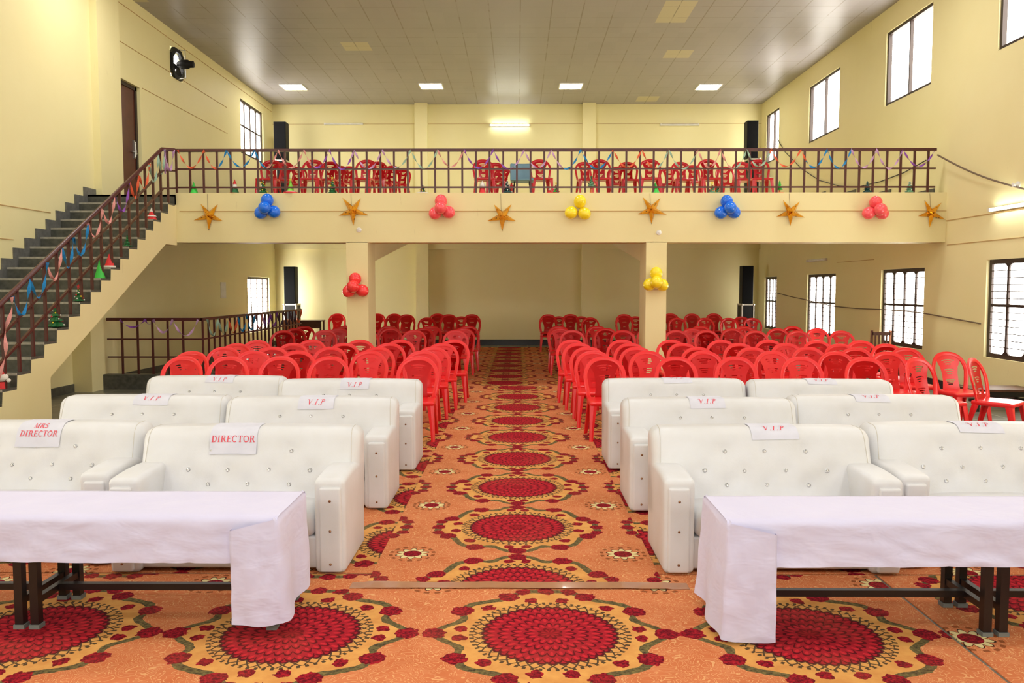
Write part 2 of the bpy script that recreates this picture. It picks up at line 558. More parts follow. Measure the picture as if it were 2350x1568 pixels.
wn_i = 0
def window(side, y0, y1, z0, z1, kind):
    global wn_i
    wn_i += 1
    s = 1 if side == 'r' else -1
    X = XR if side == 'r' else XL
    fx = X+s*0.07
    r = bpy.data.objects.new('window_%d' % wn_i, None); COL.objects.link(r)
    r.location = (fx, (y0+y1)/2, z0); r['kind'] = 'structure'
    hy = (y1-y0)/2; hz = z1-z0
    w = 0.055 if kind == 'slide' else 0.07
    bm = BM()
    for a, b_, c, d in ((-hy, -hy+w, 0, hz), (hy-w, hy, 0, hz), (-hy+w, hy-w, 0, w), (-hy+w, hy-w, hz-w, hz)):
        box(bm, -0.04 if kind == 'slide' else -0.022, 0.04 if kind == 'slide' else 0.022, a, b_, c, d)
    obj('window_frame', bm, M['win_frame'], r)
    n = 2 if kind == 'slide' else 4
    for i in range(1, n):
        bm = BM(); y = -hy+2*hy*i/n
        ww = 0.018 if kind == 'slide' else 0.026
        dd = 0.03 if kind == 'slide' else 0.012
        box(bm, -dd, dd, y-ww, y+ww, w, hz-w)
        obj('mullion', bm, M['win_frame'], r)
    bm = BM(); po = 0.036 if kind == 'slide' else 0.016
    bm.free(); bm = BM(); box(bm, s*po-0.004, s*po+0.004, -hy+w*0.5, hy-w*0.5, w*0.5, hz-w*0.5)
    obj('window_pane', bm, M['pane_bright' if side == 'l' and kind == 'grid' else 'pane'], r)
    if kind == 'bars':
        zt = hz*0.535
        bm = BM(); box(bm, -0.014, 0.010, -hy+w, hy-w, zt-0.022, zt+0.022); obj('transom', bm, M['win_frame'], r)
        bm = BM()
        nb = 13
        for i in range(1, nb):
            z = w+(hz-2*w)*i/nb
            box(bm, -0.026, -0.018, -hy+w, hy-w, z-0.006, z+0.006)
        # small arched corner pieces at the heads and feet of the four lights
        for i in range(n):
            for sgn in (0, 1):
                yc = -hy+2*hy*(i+sgn)/n+(0.02 if sgn == 0 else -0.02)
                for zz in (hz-w, w):
                    dz = -0.05 if zz > hz/2 else 0.05
                    prism(bm, [(yc, zz), (yc+(0.07 if sgn == 0 else -0.07), zz), (yc, zz+dz)], 'x', -0.012, 0.012)
        obj('grille_bars', bm, M['win_frame'], r)
    if kind == 'grid':
        bm = BM()
        for i in range(1, 11):
            z = w+(hz-2*w)*i/11
            box(bm, s*-0.055, s*-0.043, -hy+w, hy-w, z-0.007, z+0.007)
        for i in range(1, 7):
            y = -hy+w+(2*hy-2*w)*i/7
            box(bm, s*-0.06, s*-0.05, y-0.008, y+0.008, w, hz-w)
        obj('grille_bars', bm, M['win_frame'], r)
    return r
for h in UP: window('r', *h, 'slide')
for h in LO: window('r', *h, 'bars')

for h in LW_ADDED: window('l', *h, 'slide' if h[2] > 3 else 'bars')
window('l', *LWU, 'bars'); window('l', *LWL, 'grid')

# door on the landing
d = bpy.data.objects.new('door_1', None); COL.objects.link(d); d['kind'] = 'structure'
d.location = (XL-0.12, (DOOR[0]+DOOR[1])/2, DOOR[2])
hy = (DOOR[1]-DOOR[0])/2; hz = DOOR[3]-DOOR[2]
bm = BM(); box(bm, -0.04, 0.03, -hy, hy, 0, hz); obj('door_leaf', bm, M['door_wood'], d)
bm = BM(); box(bm, 0.03, 0.055, -hy, -hy+0.07, 0, hz); box(bm, 0.03, 0.055, hy-0.07, hy, 0, hz); box(bm, 0.03, 0.055, -hy, hy, hz-0.07, hz)
obj('door_frame', bm, M['win_frame'], d)
bm = BM()
tube(bm, [(0.075, hy-0.18, 0.92), (0.085, hy-0.18, 1.02), (0.075, hy-0.18, 1.22)], 0.016, 8)
tube(bm, [(0.07, hy-0.30, 1.02), (0.075, hy-0.11, 1.00)], 0.015, 8); box(bm, 0.03, 0.07, hy-0.20, hy-0.16, 0.9, 1.25)
obj('door_handle', bm, M['steel'], d, True)

# pilasters, back beam, cornice grooves
bm = BM(); box(bm, XL, XL+0.13, 14.62, 15.44, 3.41, ZC); struct('pilaster', bm, M['wall'])
bm = BM(); box(bm, -3.13, -2.74, YB-0.22, YB, 0, ZC); struct('pilaster', bm, M['wall'])
bm = BM(); box(bm, 1.97, 2.37, YB-0.22, YB, 0, ZC); struct('pilaster', bm, M['wall'])
bm = BM(); box(bm, XL, XR, YB-0.12, YB, 2.96, 4.10); struct('back_beam', bm, M['wall'])
bm = BM(); box(bm, XL, XL+0.32, 13.7, 14.6, 0, 2.4); struct('pilaster', bm, M['wall'])

ti = 0
def trim(x0, x1, y0, y1, z0, z1, m='groove'):
    global ti
    ti += 1
    bm = BM(); box(bm, x0, x1, y0, y1, z0, z1); struct('trim_%d' % ti, bm, M[m])
for z, y0, y1 in ((2.47, 6, 12.2), (2.96, 6, 13.2), (5.74, 16.6, 21.4), (6.40, 15.5, 21.4), (7.12, 15.5, 25.3)):
    trim(XL, XL+0.008, y0, y1, z-0.006, z+0.006)
for z, y0, y1 in ((2.50, 4, 14.3), (2.92, 4, 14.36), (2.35, 17.2, 19.2)):
    trim(XR-0.008, XR, y0, y1, z-0.006, z+0.006)
trim(-5.9, XR, YBAL-0.006, YBAL, 3.085, 3.097)
trim(XL, XR, YB-0.006, YB, 6.76, 6.772)
bm = BM(); box(bm, XL+0.33, XR-0.02, YB-0.24, YB-0.0, 0, 0.165); struct('baseboard_back', bm, M['skirt'])
bm = BM(); box(bm, XR-0.018, XR, YF, YB, 0, 0.14); struct('baseboard_right', bm, M['skirt'])
bm = BM(); box(bm, XL, XL+0.02, YF, YB, 0, 0.14); struct('baseboard_left', bm, M['granite'])

# balcony: front beam, raked tiers, columns with haunched cross beams
XS = -5.96
bm = BM(); box(bm, XS, XR, YBAL, YBAL+0.42, 2.55, ZPAR); struct('balcony_beam', bm, M['beam'])
TIERS = [(14.79, 16.5, 3.41), (16.5, 18.2, 3.60), (18.2, 20.0, 3.80), (20.0, 21.8, 3.97), (21.8, 23.5, 4.15), (23.5, YB, 4.33)]
bm = BM()
poly = [(14.79, 3.2)]
for y0, y1, z in TIERS: poly += [(y0, z), (y1, z)]
poly += [(YB, 3.95)]
prism(bm, poly, 'x', XS, XR)
struct('balcony_floor', bm, M['wall'])
for i, (y0, y1, z) in enumerate(TIERS):
    trim(XR-0.02, XR, y0, y1, z, z+0.12, 'granite')
bm = BM(); prism(bm, [(14.33, 3.2), (14.33, 3.375), (18.2, 3.41), (18.2, 3.8), (20, 3.8), (20, 3.97), (21.8, 3.97), (21.8, 4.15), (23.5, 4.15), (23.5, 4.33), (YB, 4.33), (YB, 3.95)], 'x', XL, XS)
struct('landing', bm, M['granite'])
for (x0, x1, inner) in ((-3.0, -2.62, 1), (2.24, 2.60, -1)):
    bm = BM(); box(bm, x0, x1, YBAL, YBAL+0.72, 0, 2.56); struct('column', bm, M['beam'])
    bm = BM(); prism(bm, [(15.09, 2.25), (15.09, 3.19), (YB-0.22, 3.92), (21.4, 3.02)], 'x', x0, x1); struct('haunch_beam', bm, M['wall'])
# ------------------------------------------------------------------ staircase
GO, RI = 0.292, 0.1645
steps = []                                   # (y_front, y_back, z)
for k in range(20):
    steps.append((14.33-GO*(k+1), 14.33-GO*k, 3.21-RI*k))
st = thing('staircase', 'straight flight of dark stone steps with cream stepped side rising to the balcony', 'staircase', (XL, 14.33, 0))
st['kind'] = 'structure'
poly = [(14.33, 3.375)]
for y0, y1, z in steps: poly += [(y1, z), (y0, z)]
poly = [(14.37, 3.375)]+[(14.33, 3.375)]+[p for y0, y1, z in steps for p in ((y1, z-0.03), (y0+0.02, z-0.03))]
yb = steps[-1][0]
poly += [(yb+0.02, 0.0), (10.36, 0.0), (10.36, 0.62), (13.92, 2.5), (14.37, 2.5)]
bm = BM(); prism(bm, poly, 'x', XL, XS); o = obj('stair_body', bm, M['beam'], st); o.matrix_parent_inverse = Matrix.Translation((-XL, -14.33, 0))
bm = BM()
for i, (y0, y1, z) in enumerate(steps):
    box(bm, XL, XS-0.004, y0, y1+0.0, z-0.03, z)          # tread slab
    box(bm, XL, XS-0.004, y1-0.001, y1+0.022, z, z+RI-0.03)   # riser behind it
box(bm, XL, XS-0.004, yb, yb+0.02, 0, steps[-1][2]-0.03)
o = obj('stone_steps', bm, M['granite'], st); o.matrix_parent_inverse = Matrix.Translation((-XL, -14.33, 0))
bm = BM()
for (y0, y1, z) in steps:
    box(bm, XL+0.02, XS-0.003, y0-0.006, y0+0.014, z-0.028, z+0.0015)
o = obj('step_nosing', bm, M['granite_edge'], st); o.matrix_parent_inverse = Matrix.Translation((-XL, -14.33, 0))
up, dn = [], []
for (y0, y1, z) in steps[:17]:
    up += [(y1-0.11, z+0.13), (y0-0.11, z+0.13)]
    dn += [(y1+0.01, z-0.06), (y0+0.03, z-0.06)]
up = [(14.62, 3.50), (14.22, 3.50)]+up
dn = [(14.62, 3.30), (14.36, 3.30)]+dn
bm = BM(); prism(bm, up+dn[::-1], 'x', XL, XL+0.022)
o = obj('stepped_skirting', bm, M['granite_grey'], st); o.matrix_parent_inverse = Matrix.Translation((-XL, -14.33, 0))

# ------------------------------------------------------------------ railings
def tread_z(y):
    for y0, y1, z in steps:
        if y0 <= y < y1: return z
    return 3.375
sr = thing('stair_railing', 'maroon metal railing sloping up the open side of the stairs', 'railing', (XS-0.05, 8.6, 0))
def local(o, r):
    o.matrix_parent_inverse = Matrix.Translation(-Vector(r.location))
    return o
def rz_top(y): return 4.10-(13.98-y)*0.5632
xr = XS-0.05
bm = BM(); tube(bm, [(xr, 8.6, rz_top(8.6)), (xr, 13.98, rz_top(13.98)), (XS-0.02, YBAL-0.02+0.06, 4.155)], 0.032, 10); local(obj('handrail', bm, M['brown_metal'], sr, True), sr)
for nm, dz in (('middle_rail', 0.36), ('lower_rail', 0.66)):
    bm = BM(); bar(bm, (xr, 8.6, rz_top(8.6)-dz), (xr, 13.98, rz_top(13.98)-dz), 0.03); bar(bm, (xr, 13.98, rz_top(13.98)-dz), (XS-0.02, 14.41, 4.155-dz+0.0), 0.028)
    local(obj(nm, bm, M['brown_metal'], sr), sr)
y = 14.33-GO*0.5-GO
for k in range(19):
    yy = 14.33-GO*(k+0.5)
    if yy < 8.7: break
    bm = BM(); bar(bm, (xr, yy, tread_z(yy)), (xr, yy, min(rz_top(yy), 4.11)), 0.032); local(obj('baluster', bm, M['brown_metal'], sr), sr)

br = thing('balcony_railing', 'maroon metal railing of square bars along the balcony edge', 'railing', (XS, YBAL+0.06, ZPAR))
yr = YBAL+0.06
XE = on_y(2148, 355, yr).x
bm = BM(); box(bm, XS-0.03, XE, yr-0.028, yr+0.028, 4.125, 4.175); local(obj('handrail', bm, M['brown_metal'], br), br)
for nm, z in (('middle_rail', 3.83), ('lower_rail', 3.51)):
    bm = BM(); box(bm, XS-0.02, XE, yr-0.012, yr+0.012, z-0.014, z+0.014); local(obj(nm, bm, M['brown_metal'], br), br)
nb = 56
me = None
for i in range(nb):
    x = XS+(XE-0.13-XS)*i/(nb-1)
    if me is None:
        bm = BM(); box(bm, -0.016, 0.016, -0.016, 0.016, 0, 0.72); o = obj('baluster', bm, M['brown_metal'], br, loc=(x-XS, 0, 0)); me = o.data
    else: inst('baluster', me, br, (x-XS, 0, 0))

# railing round the stairwell under the stairs, on its dark stone kerb
YK, XK, ZK = 14.15, -5.46, 0.26
bm = BM(); box(bm, XL, XK+0.1, YK-0.08, YK+0.1, 0, ZK); box(bm, XK-0.1, XK+0.1, YK+0.1, 20.7, 0, ZK); struct('stone_kerb', bm, M['granite'])
wr = thing('stairwell_railing', 'maroon metal railing on a dark stone kerb below the staircase', 'railing', (XK, YK, ZK))
x0 = on_y(245, 730, YK).x
for nm, z, t in (('handrail', 1.215, 0.05), ('middle_rail', 0.87, 0.026), ('lower_rail', 0.56, 0.026)):
    bm = BM(); bar(bm, (x0, YK, z), (XK, YK, z), t); bar(bm, (XK, YK-t/2, z), (XK, 20.6, z), t); local(obj(nm, bm, M['brown_metal'], wr), wr)
me = None
pos = [(on_y(px, 800, YK).x, YK) for px in (281, 317, 351, 386, 421)]+[(XK, YK+0.0+i*0.27) for i in range(24)]
for (x, y) in pos:
    if me is None:
        bm = BM(); box(bm, -0.015, 0.015, -0.015, 0.015, 0, 1.20-ZK); o = obj('baluster', bm, M['brown_metal'], wr, loc=(x-XK, y-YK, 0)); me = o.data
    else: inst('baluster', me, wr, (x-XK, y-YK, 0))

# ------------------------------------------------------------------ carpets
def rug(name, x0, x1, y0, y1, z, m, label, th=0.006):
    bm = BM(); box(bm, x0, x1, y0, y1, z, z+th)
    return tag(obj(name, bm, m), label, 'carpet')
RX = on_y(1188.6, 900, 5).x
mr = carpet_mat('printed_carpet_runner', 'y', 0.0, on_z(1188, 1214).y, 1.205, 1.38)
mb_ = carpet_mat('printed_carpet_rear', 'y', -0.24, 15.02, 1.12, 1.38)
ms = carpet_mat('printed_carpet_side', 'y', 2.07, 5.55, 1.205, 1.38)
mf = carpet_mat('printed_carpet_front', 'x', on_z(1262, 1457).x, on_z(1262, 1457).y, 1.31, 1.38)
mq = carpet_mat('printed_carpet_edge', 'y', 2.95, 4.6, 1.205, 1.38)
rug('carpet', -4.2, -0.02, 4.92, 24.3, 0.0, ms, 'wide patterned carpet under the left sofas and left chairs')
rug('carpet', 0.0, 4.15, 4.92, 24.3, 0.0, ms, 'wide patterned carpet under the right sofas and right chairs')
rug('carpet_runner', -0.89, 0.86, 4.76, on_z(1188, 888).y, 0.0065, mr, 'orange and red medallion runner along the aisle between the sofas')
rug('carpet_runner', -1.02, 0.86, on_z(1188, 888).y+0.01, 24.2, 0.0065, mb_, 'darker patterned runner along the aisle under the balcony')
rug('carpet', -5.2, 2.17, 2.6, 4.90, 0.0, mf, 'patterned carpet strip with large red medallions in front of the sofas')
rug('carpet', 2.19, 5.6, 2.6, 4.90, 0.0, mq, 'patterned carpet piece at the front right corner under the right table')
bm = BM()
N = 60
for i in range(N):
    xa, xb = -0.98+1.98*i/N, -0.98+1.98*(i+1)/N
    def zz(x, e): return 0.0085+(0.0055 if abs(x) < 0.9 else 0.0)+0.0025*noise.noise((x*9, e*3, 1))
    def ye(x, e): return (4.655 if e == 0 else 4.755)+0.012*noise.noise((x*3, e*5, 2))
    v = [bm.verts.new((x, ye(x, e), zz(x, e))) for x, e in ((xa, 0), (xb, 0), (xb, 1), (xa, 1))]
    bm.faces.new(v)
bmesh.ops.remove_doubles(bm, verts=bm.verts[:], dist=1e-5)
bmesh.ops.solidify(bm, geom=bm.faces[:], thickness=0.002)
tag(obj('packing_tape', bm, M['tape'], None, True), 'brown packing tape strip across the near end of the aisle runner', 'tape')

# ------------------------------------------------------------------ sofas
BTN = [(-.25, .67), (.01, .672), (.28, .67), (-.39, .553), (-.13, .55), (.14, .553), (.41, .55), (-.25, .463), (.01, .465), (.28, .463)]
SW = 1.45
def make_sofa():
    w = SW/2
    t = thing('sofa', 'sofa', 'sofa')
    bm = BM(); rbox(bm, (0, .34, .12), (w-.17, .30, .10), .015); obj('base', bm, M['leather'], t, 'all')
    def puff(p):
        q = p.copy()
        if p.z > .3: q.z += .022*(1-(p.x/(w-.19))**2)
        return q
    bm = BM(); rbox(bm, (0, .29, .295), (w-.192, .275, .085), .06, (12, 6, 2), puff); obj('seat_cushion', bm, M['leather'], t, 'all')
    def lean(p):
        q = p.copy()
        wt = (.125-(p.y-.595))/.25
        q.y += wt*(p.z-.76)*.36
        if wt > .8:
            for bx, bz in BTN:
                d2 = (p.x-bx)**2+(p.z-bz)**2
                q.y += .022*math.exp(-d2/(2*.045**2))
            q.y -= .012*math.cos(p.x*PI/SW)
        q.z -= .010*(p.x/w)**4
        return q
    bm = BM(); rbox(bm, (0, .595, .51), (w, .125, .31), .07, (40, 3, 18), lean); obj('backrest', bm, M['leather'], t, 'all')
    # crystal buttons
    bm = BM(); lathe(bm, [(.017, .004), (.0165, -.002), (.012, -.009), (.006, -.012), (.0005, -.0125)], 10, (0, 0, 0), 'y')
    me = None
    for bx, bz in BTN:
        p = Vector((bx, .47+(bz-.76)*.36+.0145, bz))
        if me is None:
            o = obj('crystal_button', bm, M['crystal'], t); me = o.data
        else: o = inst('crystal_button', me, t)
        o.location = p; o.rotation_euler = (-.35+PI, 0, 0)
    for s in (-1, 1):
        def arm(p, s=s):
            q = p.copy()
            if p.z > .5: q.z += .012*math.sin((p.y)/.6*PI)-.006*(1-min(1, p.y/.2))
            return q
        bm = BM(); rbox(bm, (s*(w-.095), .32, .295), (.095, .32, .295), .035, (2, 6, 6), arm)
        a = obj('arm', bm, M['leather'], t, 'all')
        bm = BM(); rbox(bm, (s*(w-.088), .0, .275), (.066, .022, .262), .016, (3, 1, 8)); obj('arm_panel', bm, M['leather'], a, 'all')
        for z in (.455, .27, .065):
            bm = BM(); ball(bm, (s*(w-.088), -.022, z), .0085, 8, 6, (1, .7, 1)); obj('stud', bm, M['stud'], a, 'all')
    return t

cm, cnt, cb_ = newmat('crystal'); E.nt = cnt
cb_.inputs['Base Color'].default_value = lin((214, 214, 210)); cb_.inputs['Metallic'].default_value = 0.55; cb_.inputs['Roughness'].default_value = 0.12
nn = noise_n(cnt, coords(cnt), 140, 2); cnt.links.new(mixc(cnt, (nn-0.4)*4, lin((150, 150, 150)), lin((245, 245, 245))), cb_.inputs['Base Color'])
bump(cnt, cb_, nn, 0.6, 0.004)
M['crystal'] = cm

SOFAS = [  # centre x, front y, label, group
    (-1.775, 4.90, 'white tufted leatherette sofa with the DIRECTOR sign, beside the aisle'),
    (-3.29, 5.05, 'white tufted leatherette sofa with the MRS DIRECTOR sign at the far left'),
    (-1.745, 6.36, 'white leatherette sofa directly behind the DIRECTOR sofa, beside the aisle'),
    (-3.21, 6.46, 'white leatherette sofa behind the MRS DIRECTOR sofa, second row'),
    (-1.70, 7.72, 'white leatherette sofa beside the aisle just in front of the left red chairs'),
    (-3.165, 8.0, 'white leatherette sofa at the outer end of the last row, left block'),
    (1.615, 4.90, 'white tufted leatherette sofa behind the right table, beside the aisle'),
    (3.10, 5.02, 'white tufted leatherette sofa behind the right table, cut by the picture edge'),
    (1.60, 6.30, 'white leatherette sofa beside the aisle, middle row of the right block'),
    (3.06, 6.48, 'white leatherette sofa at the outer end of the middle row, right block'),
    (1.595, 7.78, 'white leatherette sofa beside the aisle just in front of the right red chairs'),
    (3.06, 7.72, 'white leatherette sofa at the outer end of the last row, right block'),
]
s0 = make_sofa()
sofas = []
for i, (x, y, lab) in enumerate(SOFAS):
    o = s0 if i == 0 else dup(s0, (x, y, 0))
    o.location = (x, y, 0.0072)
    o['label'] = lab; o['group'] = 'white sofas in front of the chairs'
    sofas.append(o)

# ------------------------------------------------------------------ paper signs
def arc(cx, cy, rx, ry, a0, a1, n=14):
    return [(cx+rx*math.cos(math.radians(a0+(a1-a0)*i/n)), cy+ry*math.sin(math.radians(a0+(a1-a0)*i/n))) for i in range(n+1)]
TK, TN = .15, .055
def stem(x, w=TK): return [([(x, 0), (x, 1)], w)]
def ser(x, y, hw=.17): return [([(x-hw, y), (x+hw, y)], TN)]
GL = {
 'D': (.80, stem(.2)+ser(.17, .02)+ser(.17, .98)+[([(.2, .98), (.38, .98)], TN), ([(.2, .02), (.38, .02)], TN), (arc(.34, .5, .36, .45, 80, -80), .13)]),
 'I': (.46, stem(.23)+ser(.23, .02)+ser(.23, .98)),
 'R': (.82, stem(.2)+ser(.2, .02)+[([(.03, .98), (.42, .98)], TN), (arc(.38, .74, .24, .23, 85, -85), .12), ([(.25, .5), (.42, .5)], TN), ([(.42, .5), (.72, .03)], TK), ([(.6, .02), (.84, .02)], TN)]),
 'E': (.72, stem(.2)+[([(.03, .98), (.62, .98)], TN), ([(.03, .02), (.66, .02)], TN), ([(.25, .52), (.48, .52)], TN), ([(.61, .98), (.61, .76)], TN), ([(.65, .02), (.65, .26)], TN), ([(.48, .64), (.48, .40)], TN)]),
 'C': (.78, [(arc(.42, .5, .34, .47, 50, 310, 22), .12), ([(.66, .96), (.66, .70)], TN)]),
 'T': (.74, stem(.37)+ser(.37, .02)+[([(.06, .98), (.68, .98)], TN), ([(.06, .98), (.06, .74)], TN), ([(.68, .98), (.68, .74)], TN)]),
 'O': (.84, [(arc(.42, .5, .33, .46, 0, 360, 28), .125)]),
 'M': (1.0, [([(.18, 0), (.18, 1)], TN), ([(.18, .98), (.5, .05)], TK), ([(.5, .05), (.8, .98)], TN), ([(.8, 0), (.8, 1)], TK)]+ser(.17, .02, .12)+ser(.8, .02)+[([(.04, .98), (.2, .98)], TN), ([(.78, .98), (.96, .98)], TN)]),
 'S': (.62, [(arc(.31, .74, .2, .22, 30, 255, 14)+arc(.30, .27, .23, .24, 80, -150, 16), .11)]),
 'v': (.86, [([(-.10, .84), (-.02, .96), (.12, .97), (.22, .9)], .06), ([(.18, .95), (.42, .02)], .13), ([(.42, .02), (.78, .97)], .055)]),
 'i': (.56, [([(.18, .02), (.38, .98)], .13), ([(.04, .02), (.34, .02)], TN), ([(.2, .98), (.52, .98)], TN)]),
 'p': (.8, [([(.18, .02), (.36, .98)], .12), ([(.04, .02), (.3, .02)], TN), ([(.02, .86), (.14, .98), (.36, .98)], .055)]+[(arc(.42, .74, .26, .24, 95, -110, 16), .10)]),
 '.': (.3, [([(.08, .05), (.19, .05)], .11)]),
 ' ': (.4, []),
}
def glyph_quads(text, height, slant=0.0, gap=.06):
    """flat little quads for a line of text: list of 4-point lists, x centred, y from 0 to height"""
    x = 0; quads = []
    for ch in text:
        w, strokes = GL[ch]
        for pts, th in strokes:
            fine = []
            for i in range(len(pts)-1):
                (xa, ya), (xb, yb) = pts[i], pts[i+1]
                n = max(1, int(math.hypot(xb-xa, yb-ya)/.12))
                for k in range(n): fine.append((xa+(xb-xa)*k/n, ya+(yb-ya)*k/n))
            fine.append(pts[-1])
            L_, R_ = [], []
            for i, p in enumerate(fine):
                a, b_ = fine[max(0, i-1)], fine[min(len(fine)-1, i+1)]
                dx, dy = b_[0]-a[0], b_[1]-a[1]; l = math.hypot(dx, dy) or 1
                nx, ny = -dy/l*th/2, dx/l*th/2
                L_.append((p[0]+nx, p[1]+ny)); R_.append((p[0]-nx, p[1]-ny))
            for i in range(len(fine)-1):
                quads.append([(x+q[0]+slant*q[1], q[1]) for q in (L_[i], L_[i+1], R_[i+1], R_[i])])
        x += w+gap
    return [[((px-x/2)*height, py*height) for px, py in q] for q in quads], x*height

RT = .07
def back_profile(s):
    """point (y,z) on the sofa back in its own frame; s=0 on the top ridge's front, growing down the front face, negative to the rear"""
    zt, yc = .818, .545
    if s < 0: return Vector((yc-s, zt)), Vector((0, 1))
    q = RT*1.35
    if s < q:
        a = s/RT
        return Vector((yc-RT*math.sin(a), zt-RT+RT*math.cos(a))), Vector((-math.sin(a), math.cos(a)))
    a = q/RT
    p = Vector((yc-RT*math.sin(a), zt-RT+RT*math.cos(a)))
    d = Vector((-math.cos(a), -math.sin(a))); d = Vector((-.32, -.947)).normalized()
    return p+d*(s-q), Vector((-.947, .32))
from mathutils.bvhtree import BVHTree
_bk = [c for c in s0.children if c.name.startswith('backrest')][0].data
BVH = BVHTree.FromPolygons([v.co.copy() for v in _bk.vertices], [tuple(p.vertices) for p in _bk.polygons])
# stitched seams near the two ends of the backrest, on every sofa
_seam = []
for sgn in (-1, 1):
    bm = BM(); pts = []
    for k in range(24):
        p, n = back_profile(-.12+.46*k/23)
        n3 = Vector((0, n.x, n.y)); p3 = Vector((sgn*(SW/2-.062+.02*(k/23)), p.x, p.y))
        hit = BVH.ray_cast(p3+n3*.2, -n3)
        if hit[0] is not None: pts.append(hit[0]+n3*.0006)
    tube(bm, pts, .0022, 5)
    me = bpy.data.meshes.new('seam'); bm.to_mesh(me); bm.free(); me.materials.append(M['seam']); _seam.append(me)
    for sf in sofas: inst('seam', me, sf)
def sign(si, xc, width, s0, s1, lines, label, tilt=0.0, slant=0.0, shrink=1.0):
    sf = sofas[si]
    t = thing('paper_sign', label, 'sign', sf.location+Vector((xc, .5, .8)), 0, 'paper reservation signs on the sofas')
    off = Vector((-xc, -.5, -.8))
    def P(x, s, lift):
        p, n = back_profile(s+tilt*x)
        lift += .003+.005*abs(noise.noise((x*9+si*3, s*9, 3)))+.006*max(0, (s-.10)/.2)
        n3 = Vector((0, n.x, n.y)); p3 = Vector((xc+x, p.x, p.y))
        hit = BVH.ray_cast(p3+n3*.2, -n3)
        if hit[0] is not None: p3 = hit[0]
        return p3+n3*lift+off
    bm = BM()
    nx, ns = 14, 16
    g = [[bm.verts.new(P(-width/2+width*i/nx, s0+(s1-s0)*j/ns, 0)) for j in range(ns+1)] for i in range(nx+1)]
    for i in range(nx):
        for j in range(ns): bm.faces.new((g[i][j], g[i+1][j], g[i+1][j+1], g[i][j+1]))
    obj('paper_sheet', bm, M['paper'], t, 'all')
    bm = BM()
    for text, h, sc in lines:
        quads, w = glyph_quads(text, h, slant)
        for q in quads:
            bm.faces.new([bm.verts.new(P(px*shrink, sc+h/2-py, .0022)) for px, py in q])
    obj('lettering', bm, M['ink'], t)
    return t
sign(0, -.105, .312, -.10, .215, [('DIRECTOR', .045, .115)], 'white paper sign reading DIRECTOR hanging on the sofa beside the aisle')
sign(1, .03, .30, -.10, .20, [('MRS', .038, .052), ('DIRECTOR', .040, .108)], 'white paper sign reading MRS DIRECTOR on the far left sofa', slant=.1)
vip = [('v.i.p', .05, .055)]
VL = [(2, .05, .30, .135, .07, 'white V.I.P paper sign on the second-row sofa beside the aisle, left block'),
      (3, .075, .30, .115, .05, 'white V.I.P paper sign on the second-row sofa at the outer left'),
      (4, .06, .29, .135, .085, 'white V.I.P paper sign on the last-row sofa beside the aisle, left block'),
      (5, .055, .29, .10, .06, 'white V.I.P paper sign on the last-row sofa at the outer left'),
      (6, .085, .31, .115, .03, 'white V.I.P paper sign on the sofa behind the right table, beside the aisle'),
      (7, .03, .30, .09, .02, 'white V.I.P paper sign on the sofa cut by the right picture edge'),
      (8, -.02, .29, .115, .05, 'white V.I.P paper sign on the middle-row sofa beside the aisle, right block'),
      (9, -.03, .29, .085, .02, 'white V.I.P paper sign on the outer middle-row sofa, right block'),
      (10, .03, .29, .075, -.03, 'white V.I.P paper sign on the last-row sofa beside the aisle, right block'),
      (11, .0, .29, .08, .02, 'white V.I.P paper sign on the outer last-row sofa, right block')]
for si, xc, w, s1, sc, lab in VL:
    sign(si, xc, w, -.13, s1, [('v.i.p', .048, sc)], lab, tilt=.02*(1 if si % 2 else -1), slant=.12)

# ------------------------------------------------------------------ bench tables with white cloths
def cloth_mat():
    m, nt, b = newmat('white_cotton_cloth'); E.nt = nt
    vec = coords(nt)
    f = noise_n(nt, vec, 3, 3)
    nt.links.new(mixc(nt, f, lin((198, 194, 222)), lin((210, 206, 231))), b.inputs['Base Color'])
    b.inputs['Roughness'].default_value = 0.85
    b.inputs['Sheen Weight'].default_value = 0.2
    mp = nt.nodes.new('ShaderNodeMapping'); mp.inputs['Rotation'].default_value = (0, .5, .3); mp.inputs['Scale'].default_value = (1, 1, 2.2)
    nt.links.new(vec, mp.inputs[0])
    h = noise_n(nt, mp.outputs[0], 4, 3, 0.5, 0.4)
    bump(nt, b, h, 0.5, 0.03)
    return m
M['cloth'] = cloth_mat()
ZT = 0.605
def table(x0, x1, yf, yb, label, zt=ZT):
    t = thing('bench_table', label, 'table', ((x0+x1)/2, (yf+yb)/2, 0.0065), 0, 'low bench tables in front of the sofas')
    hx, hy = (x1-x0)/2, (yb-yf)/2
    bm = BM(); rbox(bm, (0, 0, zt-.022), (hx, hy+.05, .016), .006, (2, 2, 1)); obj('tabletop', bm, M['wood'], t)
    for sx in (-1, 1):
        for sy in (-1, 1):
            x, y = sx*(hx-.03), sy*hy
            bm = BM(); box(bm, x-.021, x+.021, y-.021, y+.021, .012, zt-.04); l = obj('leg', bm, M['iron'], t)
            bm = BM(); box(bm, x-.027, x+.027, y-.027, y+.027, 0, .022); obj('foot_cap', bm, M['footcap'], l)
        bm = BM(); box(bm, sx*(hx-.03)-.016, sx*(hx-.03)+.016, -hy+.02, hy-.02, .125, .16); obj('side_stretcher', bm, M['iron'], t)
        bm = BM(); box(bm, sx*(hx-.03)-.016, sx*(hx-.03)+.016, -hy+.02, hy-.02, zt-.075, zt-.04); obj('top_rail', bm, M['iron'], t)
    bm = BM(); box(bm, -hx+.04, hx-.04, -.018, .018, .128, .163); obj('long_stretcher', bm, M['iron'], t)
    return t
table(1.06, 2.385, 4.04, 4.42, 'dark-legged bench table under the inner end of the right cloth')
